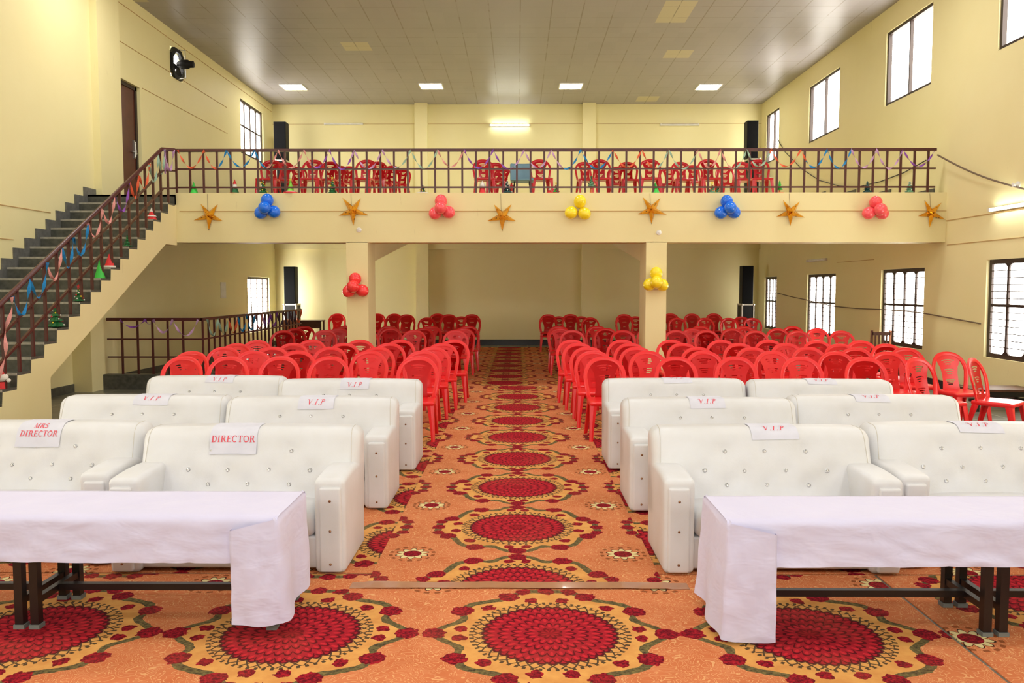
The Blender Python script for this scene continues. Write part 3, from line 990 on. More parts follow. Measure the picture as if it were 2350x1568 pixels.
table(2.405, 3.77, 4.04, 4.42, 'dark-legged bench table under the outer end of the right cloth')
table(-2.505, -1.228, 4.10, 4.50, 'dark-legged bench table under the inner end of the left cloth')
table(-3.92, -2.525, 4.10, 4.50, 'dark-legged bench table under the outer end of the left cloth')

def cloth(xe, s, yf, yb, length, hem, endz, flapw, seed, label):
    """cloth over a bench; xe = near-aisle end, s=+1 runs to +x, -1 to -x"""
    zt = ZT+.008
    def nz(x, y, z): return noise.noise((x*3.1+seed, y*3.3, z*3.7))
    def wr(x, z): # creases in a hanging face
        return .014*noise.noise((x*4+z*3+seed, z*5-x*2, seed))+.010*(1-abs(noise.noise((x*5-z*7, z*8+x*3, seed+5)))*2)**3
    bm = BM()
    nx = 90
    prof = [('b', .20), ('b', .12), ('b', .05), ('t', 0.0), ('t', .1), ('t', .22), ('t', .36), ('t', .5), ('t', .64), ('t', .78), ('t', .9), ('t', 1.0)]
    nh = 12
    rows = []
    for i in range(nx+1):
        u = length*i/nx
        x = xe+s*u if i else xe-s*.010
        r = []
        for k, v in prof:
            if k == 'b': r.append((x, yb+.012+.004*nz(x, 1, v), zt-v))
            else:
                y = yb+(yf-yb)*v
                sag = .003*nz(x, y, 0)
                r.append((x, y, zt+sag+(-.006 if v in (0.0, 1.0) else 0)))
        hm = hem+.012*noise.noise((u*1.3, seed, 0))-.0*(u)
        for j in range(1, nh+1):
            v = j/nh
            r.append((x, yf-.012-.018*v+wr(x, v*.3)*(.4+v), zt-.008-(zt-.008-hm)*v))
        rows.append([bm.verts.new(p) for p in r])
    for i in range(nx):
        for j in range(len(rows[0])-1):
            bm.faces.new((rows[i][j], rows[i+1][j], rows[i+1][j+1], rows[i][j+1]))
    # end drop
    ny, nz_ = 14, 26
    g = []
    for i in range(ny+1):
        v = i/ny
        y = yb+.012+(yf-.03-yb-.012)*v
        col = []
        for j in range(nz_+1):
            w = j/nz_
            z = zt-.004-(zt-.004-(endz+.03*(1-v)))*w
            x = xe-s*(.012+.045*w*(0.6+.4*v)+.018*w*math.sin(v*9+seed)+.008*nz(y*3, z*2, seed)*min(1, 3*w))
            if j == 0: x = xe+s*.006; z = zt-.003
            yy = y+(.03*w*(v-.5))
            col.append(bm.verts.new((x, yy, z)))
        g.append(col)
    for i in range(ny):
        for j in range(nz_):
            bm.faces.new((g[i][j], g[i+1][j], g[i+1][j+1], g[i][j+1]))
    # corner flap folded round to the front
    nf = 16
    f = []
    for i in range(nf+1):
        u = i/nf
        col = []
        for j in range(nz_+1):
            w = j/nz_
            top = zt-.006-.055*u
            z = top-(top-(endz-.008*u-.02*u*(1-u)))*w
            x = xe-s*(.012+.045*w)*(1-u)+s*(flapw*u*(1-.12*w*(1-u)))
            y = yf-.03-.015*w*(1-u)-.020*math.sin(u*PI)*min(1, 2.5*w)-.020*u+.010*noise.noise((u*4+w*2+seed, w*5-u*3, 2))*min(1, 3*w)+.012*math.sin(u*7+w*2.5+seed)*w*u
            col.append(bm.verts.new((x, y, z)))
        f.append(col)
    # stitch flap to the end drop
    for j in range(nz_+1):
        f[0][j].co = g[ny][j].co
    for i in range(nf):
        for j in range(nz_):
            bm.faces.new((f[i][j], f[i+1][j], f[i+1][j+1], f[i][j+1]))
    # inner return of the flap back to the front drop
    ret = [bm.verts.new((f[nf][j].co.x-s*.02*(j/nz_), yf-.012, f[nf][j].co.z)) for j in range(nz_+1) if f[nf][j].co.z > hem-.05]
    for j in range(len(ret)-1): bm.faces.new((f[nf][j], f[nf][j+1], ret[j+1], ret[j]))
    bmesh.ops.remove_doubles(bm, verts=bm.verts[:], dist=1e-4)
    return tag(obj('tablecloth', bm, M['cloth'], None, 'all'), label, 'tablecloth', 'white cloths on the bench tables')
cloth(1.04, 1, 3.97, 4.47, 2.76, .385, .03, .222, 2.3, 'long white cloth over the right bench tables, corner folded at its aisle end')
cloth(-1.21, -1, 4.02, 4.55, 2.78, .385, .085, .215, 6.1, 'long white cloth over the left bench tables, corner folded at its aisle end')

# ------------------------------------------------------------------ red plastic chairs
CH, CS = 0.93, 0.455
def chair_back():
    bm = BM()
    def yb(x, t): t = max(t, 0.0); return .185+.12*t**1.25-.030*(x/.25)**2*(1-.3*t)
    def P(x, z):
        t = (z-CS)/(CH-CS)
        return Vector((x, yb(x, t), z))
    out = []
    n = 30
    for i in range(9): 
        t = i/9*.52
        out.append((.212+.045*(t/.52)**.8, CS-.02+(CH-CS)*t))
    z0 = CS-.02+(CH-CS)*.52; hz = CH-z0
    for i in range(17):
        a = PI/2*i/16
        out.append((.257*math.cos(a)**.85 if i < 16 else 0.0, z0+hz*math.sin(a)**.95))
    full = [(-x, z) for x, z in out[:-1]]+[(0.0, CH)]+[(x, z) for x, z in out[:-1]][::-1]
    w = .047
    inner = []
    for i, (x, z) in enumerate(full):
        a, b_ = full[max(0, i-1)], full[min(len(full)-1, i+1)]
        dx, dz = b_[0]-a[0], b_[1]-a[1]; l = math.hypot(dx, dz)
        inner.append((x+dz/l*w, z-dx/l*w))
    rings = []
    for (xo, zo), (xi, zi) in zip(full, inner):
        po, pi_ = P(xo, zo), P(xi, zi)
        mid = (po+pi_)/2
        rings.append([bm.verts.new(po+Vector((0, .004, 0))), bm.verts.new(po+Vector((0, -.012, 0))), bm.verts.new(mid+Vector((0, -.018, 0))), bm.verts.new(pi_+Vector((0, -.010, 0))), bm.verts.new(pi_+Vector((0, .008, 0))), bm.verts.new(mid+Vector((0, .012, 0)))])
    for i in range(len(rings)-1):
        for k in range(6):
            bm.faces.new((rings[i][k], rings[i][(k+1) % 6], rings[i+1][(k+1) % 6], rings[i+1][k]))
    bm.faces.new(rings[0]); bm.faces.new(rings[-1][::-1])
    # central splat with three sets of curved slots
    nr, nc = 34, 14
    def sw(t):
        pts = [(0, .125), (.25, .112), (.5, .112), (.7, .128), (.82, .155), (.92, .17), (1, .12)]
        for (a, va), (b_, vb) in zip(pts, pts[1:]):
            if a <= t <= b_: return va+(vb-va)*(t-a)/(b_-a)
        return pts[-1][1]
    slots = {28: .55, 26: .42, 24: .22, 19: .58, 17: .45, 15: .25, 9: .6, 7: .46, 5: .25}
    g = []
    for j in range(nr+1):
        t = j/nr
        row = []
        for i in range(nc+1):
            u = -1+2*i/nc
            z = CS-.01+(CH-.02-CS)*t-.034*u*u*min(1, 1.2*t)
            x = sw(t)*u
            tt = (z-CS)/(CH-CS)
            y = yb(x*1.0, tt)-.006
            row.append(bm.verts.new((x, y, z)))
        g.append(row)
    fs = []
    for j in range(nr):
        for i in range(nc):
            u = -1+2*(i+.5)/nc
            if j in slots and abs(u) < slots[j]: continue
            fs.append(bm.faces.new((g[j][i], g[j][i+1], g[j+1][i+1], g[j+1][i])))
    bmesh.ops.solidify(bm, geom=fs, thickness=.009)
    return bm
def chair_seat():
    bm = BM()
    def f(p):
        q = p.copy()
        k = 1-.10*max(0, (p.y)/.22)
        q.x *= k
        if p.z > CS-.02:
            q.z -= .012*(1-min(1, (p.x/.2)**2))*(1-min(1, (p.y/.2)**2))
            if p.y < -.17: q.z -= .010
        return q
    rbox(bm, (0, -.005, CS-.028), (.235, .225, .028), .022, (8, 8, 1), f)
    return bm
def chair_leg(sx, front):
    bm = BM()
    if front: top, foot = Vector((sx*.218, -.205, CS-.03)), Vector((sx*.232, -.262, 0))
    else: top, foot = Vector((sx*.198, .19, CS-.03)), Vector((sx*.222, .285, 0))
    sy = -1 if front else 1
    rings = []
    for k in range(5):
        t = k/4
        c = top.lerp(foot, t)
        a = .040*(1-t)**1.5+.040
        b_ = .040*(1-t)**1.5+.036
        th = .014
        pts = [(0, 0), (-a*.5, .004), (-a, 0), (-a, -th), (-th, -th), (-th, -b_), (0, -b_), (.003, -b_*.5)]
        rings.append([bm.verts.new((c.x+sx*(px+.012), c.y+sy*(py+.012), c.z)) for px, py in pts])
    n = len(rings[0])
    for i in range(len(rings)-1):
        for k in range(n):
            bm.faces.new((rings[i][k], rings[i][(k+1) % n], rings[i+1][(k+1) % n], rings[i+1][k]))
    bm.faces.new(rings[0]); bm.faces.new(rings[-1][::-1])
    return bm
def make_chair(m):
    t = thing('plastic_chair', 'chair', 'chair')
    obj('backrest', chair_back(), m, t, True)
    obj('seat', chair_seat(), m, t, True)
    for fr in (True, False):
        for sx in (-1, 1):
            obj('leg', chair_leg(sx, fr), m, t)
    return t
chair0 = make_chair(M['red'])
used = [False]
def put_chair(x, y, rz, z, label, group):
    if not used[0]:
        used[0] = True
        o = chair0; o.location = (x, y, z); o.rotation_euler = (0, 0, rz); o['label'] = label; o['group'] = group
        return o
    return dup(chair0, (x, y, z), rz, label, group)
ROWY = [819.5, 806.5, 797.5, 788.5, 781.0, 758.5, 753.5, 748.5]
LEFT = [[418, 527, 640, 756, 960],
        [435, 583, 684, 847, 970],
        [515, 626, 757, 865, 994],
        [540, 671, 787, 895, 1016],
        [590, 716, 826, 918, 1041],
        [648, 745, 842, 949, 1047],
        [675, 778, 897, 970, 1063],
        [698, 790, 890, 987, 1075]]
RIGHT = [[1389, 1548, 1685, 1835, 1981.6, 2121, 2258],
         [1362, 1486, 1615.6, 1772, 1917, 2036, 2178],
         [1349, 1459, 1601, 1725, 1852, 1962, 2076],
         [1329, 1444, 1568, 1695, 1802, 1924, 2031],
         [1312, 1426, 1541, 1653, 1762.5, 1872, 1971.6],
         [1313, 1429, 1551, 1620.6, 1732.6, 1827, 1927],
         [1287, 1389, 1488, 1588, 1678, 1782, 1872],
         [1282, 1369, 1500, 1608, 1708, 1817]]
GL_, GR_ = 'red plastic chairs left of the aisle', 'red plastic chairs right of the aisle'
rnd = random.Random(3)
for block, rows, grp, side in (('left', LEFT, GL_, -1), ('right', RIGHT, GR_, 1)):
    for r, xs in enumerate(rows):
        yt = (EYE-CH)*FPX/(ROWY[r]-VY)
        order = sorted(xs, key=lambda v: -v*side*-1 if False else v*side)
        prev = None
        for k, px in enumerate(order):
            X = (px-VX)/FPX*yt
            if prev is not None and abs(X-prev) < .535: X = prev+side*.535
            prev = X
            y = yt-.30+rnd.uniform(-.02, .02)
            rz = rnd.uniform(-.05, .05)
            rw = 'front row' if r == 0 else ORD[r+1]+' row'
            lab = 'red plastic chair %s from the aisle in the %s, %s of the aisle' % (ORD[k+1], rw, block)
            if side == 1 and r == 0 and k == 6:
                rz = .75; lab = 'red plastic chair at the far right end turned towards the window wall'
            if side == 1 and r == 1 and k == 6: rz = .18
            if side == 1 and r == 0 and k == 5: rz = .45
            if side == -1 and r == 1 and k in (2, 3): rz = rnd.uniform(-.15, .15)
            put_chair(X, y, rz, 0.0075 if abs(X) < 4.1 else 0.0, lab, grp)
# pushed-together chairs, some stacked in twos, along the back wall
STK = [(774, 23.4, 2), (866, 23.4, 2), (905, 23.3, 2), (933, 22.6, 2), (980, 22.6, 1), (1004, 23.4, 2), (1030, 22.7, 2), (1059, 23.5, 1), (1083, 22.8, 2),
       (1258, 22.7, 2), (1283, 23.6, 1), (1309, 22.9, 2), (1333, 23.6, 1), (1354, 22.7, 1), (1432, 22.9, 2), (1458, 23.6, 1), (1538, 23.6, 2), (1553, 22.4, 1), (1587, 23.4, 2), (1617, 22.4, 1), (1637, 23.6, 2), (1671, 22.4, 1), (1700, 23.5, 1), (1725, 22.3, 1)]
for i, (px, y, n) in enumerate(STK):
    X = (px-VX)/FPX*(y+.3)
    blk = 'left' if X < 0 else 'right'
    idx = i+1 if X < 0 else i-8
    if n == 1:
        put_chair(X, y, 0, 0.0075, 'single red chair %s from the left along the back wall, %s block' % (ORD[idx], blk), 'red plastic chairs by the back wall')
    else:
        for q in range(n):
            lab = '%s chair of the red stack %s from the left along the back wall, %s block' % ('bottom' if q == 0 else 'top', ORD[idx], blk)
            put_chair(X, y+.012*q, 0, 0.0075+.085*q, lab, 'red plastic chairs by the back wall')

# on the balcony
def tier(y):
    for a, b_, z in TIERS:
        if a <= y < b_: return z
    return 4.33
mb = mat('faded_red_plastic', (214, 34, 48), (200, 26, 40), scale=3, rough=0.25, coat=0.15)
bal0 = make_chair(mb)
BAL = [(630, 18.95, 1), (662, 20.4, 0), (690, 21.2, 0), (725, 18.9, 1), (761, 20.3, 0), (783, 21.0, 0), (803, 22.3, 0), (842, 18.9, 1), (871, 20.3, 0), (889, 21.1, 0), (906, 22.2, 0), (924, 22.8, 0),
       (1113, 18.9, 1), (1138, 20.5, 0), (1158, 21.5, 0), (1241, 18.9, 1), (1342, 20.4, 0), (1374, 18.9, 1), (1409, 21.2, 0), (1438, 20.4, 0), (1484, 18.9, 1), (1529, 21.3, 0), (1557, 20.4, 0), (1585, 22.2, 0), (1617, 18.9, 1), (1658, 21.2, 0), (1694, 20.4, 0), (1730, 18.95, 1)]
first = True
fr_i = bk_i = 0
for px, y, front in BAL:
    X = (px-VX)/FPX*(y+.3)
    if front: fr_i += 1; lab = 'red plastic chair %s from the left in the front row on the balcony' % ORD[fr_i]
    else:
        bk_i += 1; lab = 'red plastic chair %s from the left among those set back on the balcony' % (ORD[bk_i] if bk_i < 17 else ('seventeenth', 'eighteenth', 'nineteenth', 'twentieth', 'twenty-first')[bk_i-17])
    rz = rnd.uniform(-.15, .15)
    if first:
        first = False; o = bal0; o.location = (X, y, tier(y)); o['label'] = lab; o['group'] = 'red plastic chairs on the balcony'
    else: o = dup(bal0, (X, y, tier(y)), rz, lab, 'red plastic chairs on the balcony')
# blue shell chair on dark metal legs
yb_ = 17.3
p = on_y(1198, 372, yb_); q = on_y(1198, 414, yb_)
t = thing('shell_chair', 'blue-grey moulded shell chair on thin black legs behind the balcony railing', 'chair', (p.x, yb_, tier(yb_)))
zs = q.z-tier(yb_); zt_ = p.z-tier(yb_)
bm = BM(); rbox(bm, (-.03, .2, (zs+zt_)/2), (.22, .03, (zt_-zs)/2), .028, (8, 1, 6), lambda v: Vector((v.x, v.y-.05*(v.x/.22)**2+.1*(v.z-zs), v.z))); obj('backrest', bm, M['blue_plastic'], t, 'all')
bm = BM(); rbox(bm, (0.0, -.02, zs-.01), (.24, .23, .025), .022, (6, 6, 1)); obj('seat', bm, M['blue_plastic'], t, 'all')
for sx in (-1, 1):
    for sy in (-1, 1):
        bm = BM(); tube(bm, [(sx*.15, sy*.12, zs-.03), (sx*.21, sy*.2, 0)], .012, 8); obj('leg', bm, M['black'], t, True)

# ------------------------------------------------------------------ balloons and stars on the balcony face and columns
def balloon_mat(name, c):
    return mat(name, c, tuple(v*.96 for v in c), scale=5, rough=0.22, spec=0.5, coat=0.2)
BC = {'blue': balloon_mat('blue_balloon', (24, 116, 240)), 'coral red': balloon_mat('coral_balloon', (255, 92, 100)), 'yellow': balloon_mat('yellow_balloon', (255, 228, 40)), 'red': balloon_mat('red_balloon', (250, 66, 66))}
def balloon_cluster(col, pts, label, yface):
    cx = sum(p[0] for p in pts)/len(pts); cy = sum(p[1] for p in pts)/len(pts)
    base = on_y(cx, cy, yface)
    t = thing('balloon_cluster', label, 'balloons', base, 0, 'balloon clusters on the balcony face and columns')
    for (px, py, fr) in pts:
        r = 14.2/FPX*yface
        p = on_y(px, py, yface-.12-fr*.13)-base
        bm = BM()
        # teardrop: round towards the hall, drawn to a knot near the cluster centre
        d = Vector((-p.x, 0.10, -p.z)).normalized()
        prof = []
        for i in range(13):
            a = PI*i/12
            k = 1+.10*max(0, -math.cos(a))
            prof.append((max(.001, r*math.sin(a)), -r*math.cos(a)*1.04*k))
        prof = [(r_, -z_) for r_, z_ in prof][::-1]
        prof = prof[:-1]+[(.010, prof[-1][1]), (.016, prof[-1][1]+.02), (.001, prof[-1][1]+.021)]
        lathe(bm, prof, 20)
        bmesh.ops.transform(bm, matrix=Matrix.Translation(p) @ d.to_track_quat('Z', 'Y').to_matrix().to_4x4(), verts=bm.verts[:])
        obj('balloon', bm, BC[col], t, 'all')
    return t
YB_ = YBAL
balloon_cluster('blue', [(613, 460, 0), (607, 477, 1), (599, 488, 0), (628, 486, 0)], 'cluster of blue balloons between the first two gold stars from the left', YB_)
balloon_cluster('coral red', [(1012, 462, 0), (1011, 477, 1), (999, 489, 0), (1029, 487, 0)], 'cluster of coral red balloons left of the middle of the balcony face', YB_)
balloon_cluster('yellow', [(1331, 463, 0), (1311, 488, 0), (1341, 490, 0)], 'cluster of three yellow balloons on the balcony face', YB_)
balloon_cluster('blue', [(1668, 463, 0), (1676, 477, 1), (1655, 488, 0), (1684, 487, 0)], 'cluster of blue balloons on the right half of the balcony face', YB_)
balloon_cluster('coral red', [(2010, 465, 0), (2021, 481, 1), (1994, 489, 0), (2024, 489, 0)], 'cluster of coral red balloons near the right end of the balcony face', YB_)
balloon_cluster('red', [(815, 641, 0), (810, 658, 1), (801, 668, 0), (831, 667, 0)], 'cluster of red balloons on the left column', YB_)
balloon_cluster('yellow', [(1506, 628, 0), (1507, 648, 1), (1491, 653, 0), (1519, 654, 0)], 'cluster of yellow balloons on the right column', YB_)

def foil_mat():
    m, nt, b = newmat('gold_foil_card'); E.nt = nt
    vec = coords(nt)
    f = noise_n(nt, vec, 7, 3)
    vo = nt.nodes.new('ShaderNodeTexVoronoi'); vo.inputs['Scale'].default_value = 17; nt.links.new(vec, vo.inputs['Vector'])
    col = mixc(nt, (f-.3)*2.2, lin((214, 140, 30)), lin((252, 196, 70)))
    col = mixc(nt, E(vo.outputs['Distance']) < 0.22, col, lin((70, 44, 14)))
    nt.links.new(col, b.inputs['Base Color'])
    b.inputs['Metallic'].default_value = 0.9
    b.inputs['Roughness'].default_value = 0.10
    bump(nt, b, noise_n(nt, vec, 14, 2), 0.5, 0.02)
    return m
M['foil'] = foil_mat()
def star(px, py, R, rot, label, yaw=0.0):
    c = on_y(px, py, YBAL)
    t = thing('paper_star', label, 'star decoration', c, 0, 'gold foil stars along the balcony face')
    bm = BM()
    ctr = bm.verts.new((0, -.15, 0)); back = bm.verts.new((0, -.012, 0))
    tips, ins = [], []
    for k in range(5):
        a = rot+2*PI*k/5
        rr = R*(1+.06*math.sin(k*2.1+px))
        tips.append(bm.verts.new((rr*math.cos(a), -.03, rr*math.sin(a))))
        a2 = a+PI/5
        ins.append(bm.verts.new((.31*R*math.cos(a2), -.03, .31*R*math.sin(a2))))
    for k in range(5):
        for ap in (ctr, back):
            bm.faces.new((ap, tips[k], ins[k])); bm.faces.new((ap, ins[k-1], tips[k]))
    obj('star_body', bm, M['foil'], t)
    bm = BM(); tube(bm, [(-.02, -.03, R*.3), (-.03, -.006, ZPAR-c.z-.02)], .003, 5); obj('hanging_thread', bm, M['cable'], t)
    return t
pos6 = ['leftmost', 'second', 'third', 'fourth', 'fifth', 'rightmost']
for i, (px, py, rot, R) in enumerate(((481, 496, 52, .265), (810, 484, 56, .27), (1153, 497, 53, .265), (1495, 482, 54, .26), (1814, 488, 52, .255), (2136, 490, 48, .25))):
    star(px, py, R, math.radians(rot), 'gold foil paper star, %s of the six along the balcony face' % (pos6[i] if i in (0, 5) else pos6[i]+' from the left'))
for px, py, lab in ((824, 528, 'small round white wall fitting above the left column'), (1512, 534, 'small round white wall fitting above the right column')):
    c = on_y(px, py, YBAL)
    bm = BM(); lathe(bm, [(.045, 0), (.045, .012), (.034, .022), (.016, .024), (.014, .034), (.001, .035)], 16, (0, 0, 0), 'y')
    o = obj('wall_fitting', bm, M['white_plastic'], None, True, c); tag(o, lab, 'wall fitting', 'round wall fittings above the columns')

# ------------------------------------------------------------------ crepe streamers
SC = {'orange': (236, 100, 60), 'blue': (28, 132, 196), 'pink': (232, 158, 150), 'purple': (150, 84, 188), 'lilac': (204, 160, 204), 'mint': (160, 192, 168), 'dark': (86, 66, 84)}
SM = {k: mat(k+'_crepe_paper', v, tuple(c*.88 for c in v), scale=40, rough=0.85, bs=0.3, bscale=160) for k, v in SC.items()}
def ribbon(pts, width, twist, n=None, phase=0.0):
    bm = BM()
    pts = [Vector(p) for p in pts]
    prev = None; rows = []
    L = 0
    for i, p in enumerate(pts):
        if i: L += (p-pts[i-1]).length
        d = (pts[min(i+1, len(pts)-1)]-pts[max(i-1, 0)])
        d = d.normalized() if d.length else Vector((1, 0, 0))
        a = d.cross(Vector((0, 1, 0)))
        if a.length < .05: a = Vector((0, 0, 1))
        a.normalize(); b_ = d.cross(a).normalized()
        th = phase+twist*L
        w = a*math.cos(th)+b_*math.sin(th)
        wd = width*(.80+.20*math.cos(2*th))
        rows.append((bm.verts.new(p-w*wd/2), bm.verts.new(p+w*wd/2)))
    for i in range(len(rows)-1):
        bm.faces.new((rows[i][0], rows[i+1][0], rows[i+1][1], rows[i][1]))
    return bm
def swag(a, b_, low, n=26):
    """hanging curve between two points, sagging by low at its middle"""
    a, b_ = Vector(a), Vector(b_)
    out = []
    for i in range(n+1):
        t = i/n
        p = a.lerp(b_, t)
        p.z -= low*(1-abs(2*t-1)**1.9)
        out.append(p)
    return out
BS = [(408, 468, 'orange'), (468, 494, 'orange'), (494, 520, 'blue'), (520, 584, 'blue'), (584, 612, 'blue'), (612, 638, 'pink'), (638, 697, 'pink'), (697, 713, 'pink'), (713, 756, 'purple'), (756, 806, 'purple'), (806, 813, 'lilac'), (813, 877, 'lilac'), (877, 908, 'lilac'), (908, 943, 'mint'), (943, 1000, 'mint'), (1004, 1065, 'pink'), (1067, 1132, 'purple'), (1132, 1175, 'purple'), (1175, 1203, 'lilac'), (1203, 1265, 'lilac'), (1265, 1293, 'lilac'), (1293, 1333, 'blue'), (1333, 1403, 'blue'), (1407, 1473, 'orange'), (1473, 1505, 'orange'), (1508, 1535, 'mint'), (1535, 1592, 'mint'), (1600, 1654, 'pink'), (1654, 1684, 'pink'), (1684, 1714, 'mint'), (1714, 1762, 'mint'), (1768, 1838, 'orange'), (1838, 1850, 'orange'), (1852, 1898, 'blue'), (1898, 1950, 'blue'), (1954, 2012, 'lilac'), (2012, 2066, 'lilac'), (2070, 2147, 'purple')]
# peaks on the rail; a change of colour may fall part-way along a swag
PK = [408, 468, 520, 584, 638, 697, 756, 813, 877, 943, 1004, 1065, 1132, 1203, 1265, 1333, 1407, 1473, 1535, 1602, 1654, 1714, 1770, 1838, 1898, 1954, 2012, 2072, 2147]
YS = YBAL-.0
def rail_pt(px):
    p = on_y(px, 349, YS); p.z = 4.15; return p
curve = []
for a, b_ in zip(PK, PK[1:]):
    pa, pb = rail_pt(a), rail_pt(b_)
    cs = swag(pa, pb, .315+.02*math.sin(a), 30)
    for i, q in enumerate(cs[:-1]): curve.append((a+(b_-a)*i/30, q))
runs = [('orange', 408, 494), ('blue', 494, 612), ('pink', 612, 712), ('purple', 712, 806), ('lilac', 806, 908), ('mint', 908, 1002), ('pink', 1002, 1066), ('purple', 1066, 1174), ('lilac', 1174, 1294), ('blue', 1294, 1404), ('orange', 1404, 1506), ('mint', 1506, 1598), ('pink', 1598, 1684), ('mint', 1684, 1766), ('orange', 1766, 1850), ('blue', 1850, 1952), ('lilac', 1952, 2068), ('purple', 2068, 2147)]
for i, (c, a, b_) in enumerate(runs):
    pts = [q for (px, q) in curve if a-1 <= px <= b_+2.5]
    o = obj('paper_streamer', ribbon(pts, .036, 16.0, phase=i*1.3), SM[c], None, 'all')
    tag(o, '%s crepe paper streamer swagged on the balcony railing, %s run from the left' % (c, ORD[i+1] if i < 16 else ('second last' if i == 16 else 'last')), 'streamer', 'paper streamers on the balcony railing')
# along the stair rail
def stair_rail_pt(px, dz=0.0):
    # point of the handrail seen at column px
    best = None
    for k in range(400):
        y = 8.9+k*.0127
        p = Vector((xr, y, rz_top(y)))
        d = _R.transposed() @ (p-Vector((0, 0, EYE)))
        qx = 1175-d.x/d.z*FPX
        if best is None or abs(qx-px) < best[0]: best = (abs(qx-px), p)
    q = best[1].copy(); q.z += dz; q.x += .05
    return q
SR = [('blue', [20, 60, 100], .33, 'lowest blue crepe streamer loop on the stair railing'),
      ('pink', [98, 133], .30, 'pink crepe streamer loop on the stair railing between two blue ones'),
      ('blue', [135, 160, 195], .33, 'blue crepe streamer on the middle of the stair railing'),
      ('pink', [193, 228, 256], .28, 'salmon pink crepe streamer on the upper half of the stair railing'),
      ('purple', [258, 290], .32, 'purple crepe streamer loop on the stair railing'),
      ('orange', [292, 311, 336], .30, 'orange crepe streamer near the top of the stair railing'),
      ('mint', [335, 357, 372], .36, 'mint green crepe streamer near the top of the stair railing'),
      ('lilac', [377, 389], .40, 'lilac crepe streamer at the top corner of the stair railing')]
for i, (c, pk, low, lab) in enumerate(SR):
    pts = []
    for a, b_ in zip(pk, pk[1:]): pts += swag(stair_rail_pt(a), stair_rail_pt(b_), low, 26)[:-1]
    pts.append(stair_rail_pt(pk[-1]))
    tag(obj('paper_streamer', ribbon(pts, .042, 10.0, phase=i*.9), SM[c], None, 'all'), lab, 'streamer', 'paper streamers on the stair railing')
a = stair_rail_pt(17); pts = [Vector((a.x+.02*math.sin(k*.5), a.y-.012*k, a.z-.042*k)) for k in range(26)]
tag(obj('paper_streamer', ribbon(pts, .05, 10.0), SM['pink'], None, 'all'), 'long pink crepe streamer hanging down at the lowest part of the stairs', 'streamer', 'paper streamers on the stair railing')
p1 = Vector((XS+.0, YBAL-.03, 4.15)); p0 = stair_rail_pt(387)
tag(obj('paper_streamer', ribbon(swag(p0, p1, .36), .045, 8.0), SM['lilac'], None, 'all'), 'lilac crepe streamer where the stair railing meets the balcony railing', 'streamer', 'paper streamers on the stair railing')
# stairwell railing
KS = [('purple', [(275, 0), (333, 0)], 'purple'), ('lilac', [(333, 0), (396, 0)], 'lilac'), ('lilac', [(396, 0), (452, 0)], 'pale lilac')]
def kp(px): p = on_y(px, 733, YK-.04); p.z = 1.21; return p
tag(obj('paper_streamer', ribbon(swag(kp(275), kp(333), .13)+swag(kp(333), kp(352), .08), .04, 12), SM['purple'], None, 'all'), 'purple crepe streamer on the front of the stairwell railing', 'streamer', 'paper streamers on the stairwell railing')
tag(obj('paper_streamer', ribbon(swag(kp(352), kp(396), .22)+swag(kp(396), kp(454), .28), .04, 12), SM['lilac'], None, 'all'), 'lilac crepe streamer on the front of the stairwell railing', 'streamer', 'paper streamers on the stairwell railing')
def kq(y): return Vector((XK+.045, y, 1.21))
yy = YK+.1
for i, (c, n_, lab) in enumerate((('mint', 2, 'mint green crepe streamer at the corner of the stairwell railing'), ('orange', 1, 'orange crepe streamer on the side of the stairwell railing, near part'), ('blue', 2, 'blue crepe streamer on the side of the stairwell railing'), ('pink', 1, 'pale pink crepe streamer on the side of the stairwell railing'), ('purple', 2, 'purple crepe streamer before the window on the stairwell railing'), ('dark', 3, 'dark crepe streamer on the far part of the stairwell railing'), ('orange', 1, 'orange crepe streamer at the far end of the stairwell railing'))):
    pts = []
    for k in range(n_):
        pts += swag(kq(yy), kq(yy+.52), .30)[:-1]; yy += .52
    pts.append(kq(yy))
    tag(obj('paper_streamer', ribbon(pts, .045, 9, phase=i), SM[c], None, 'all'), lab, 'streamer', 'paper streamers on the stairwell railing')

# ------------------------------------------------------------------ small trees and cones
G = {'bright': mat('bright_green_card', (64, 200, 70), (50, 180, 60), rough=.5), 'dark': mat('dark_green_tinsel', (22, 110, 50), (14, 80, 36), scale=40, rough=.5, bs=.5, bscale=120), 'teal': mat('teal_tinsel', (30, 78, 76), (22, 60, 62), scale=40, rough=.5, bs=.5, bscale=120),
     'pale': mat('pale_green_tinsel', (128, 178, 140), (100, 150, 116), scale=40, rough=.5, bs=.5, bscale=120), 'lime': mat('lime_card', (140, 214, 70), rough=.5), 'cred': mat('red_card', (224, 40, 44), rough=.5), 'cwhite': mat('white_felt', (238, 232, 222), rough=.9), 'cyellow': mat('yellow_foil', (246, 214, 40), rough=.4), 'cskin': mat('pale_peach_felt', (232, 188, 160), rough=.9), 'corange': mat('orange_card', (226, 120, 70), rough=.5)}
def cone(t, r, h, m, z0=0.0, rt=.004, name='cone_body', n=18):
    bm = BM(); lathe(bm, [(r, z0), (rt+(r-rt)*.5, z0+h*.5), (rt, z0+h)], n); return obj(name, bm, m, t, True)
def disc(t, r, h, m, z0=0.0, name='base'):
    bm = BM(); lathe(bm, [(r, z0), (r, z0+h)], 18); return obj(name, bm, m, t, True)
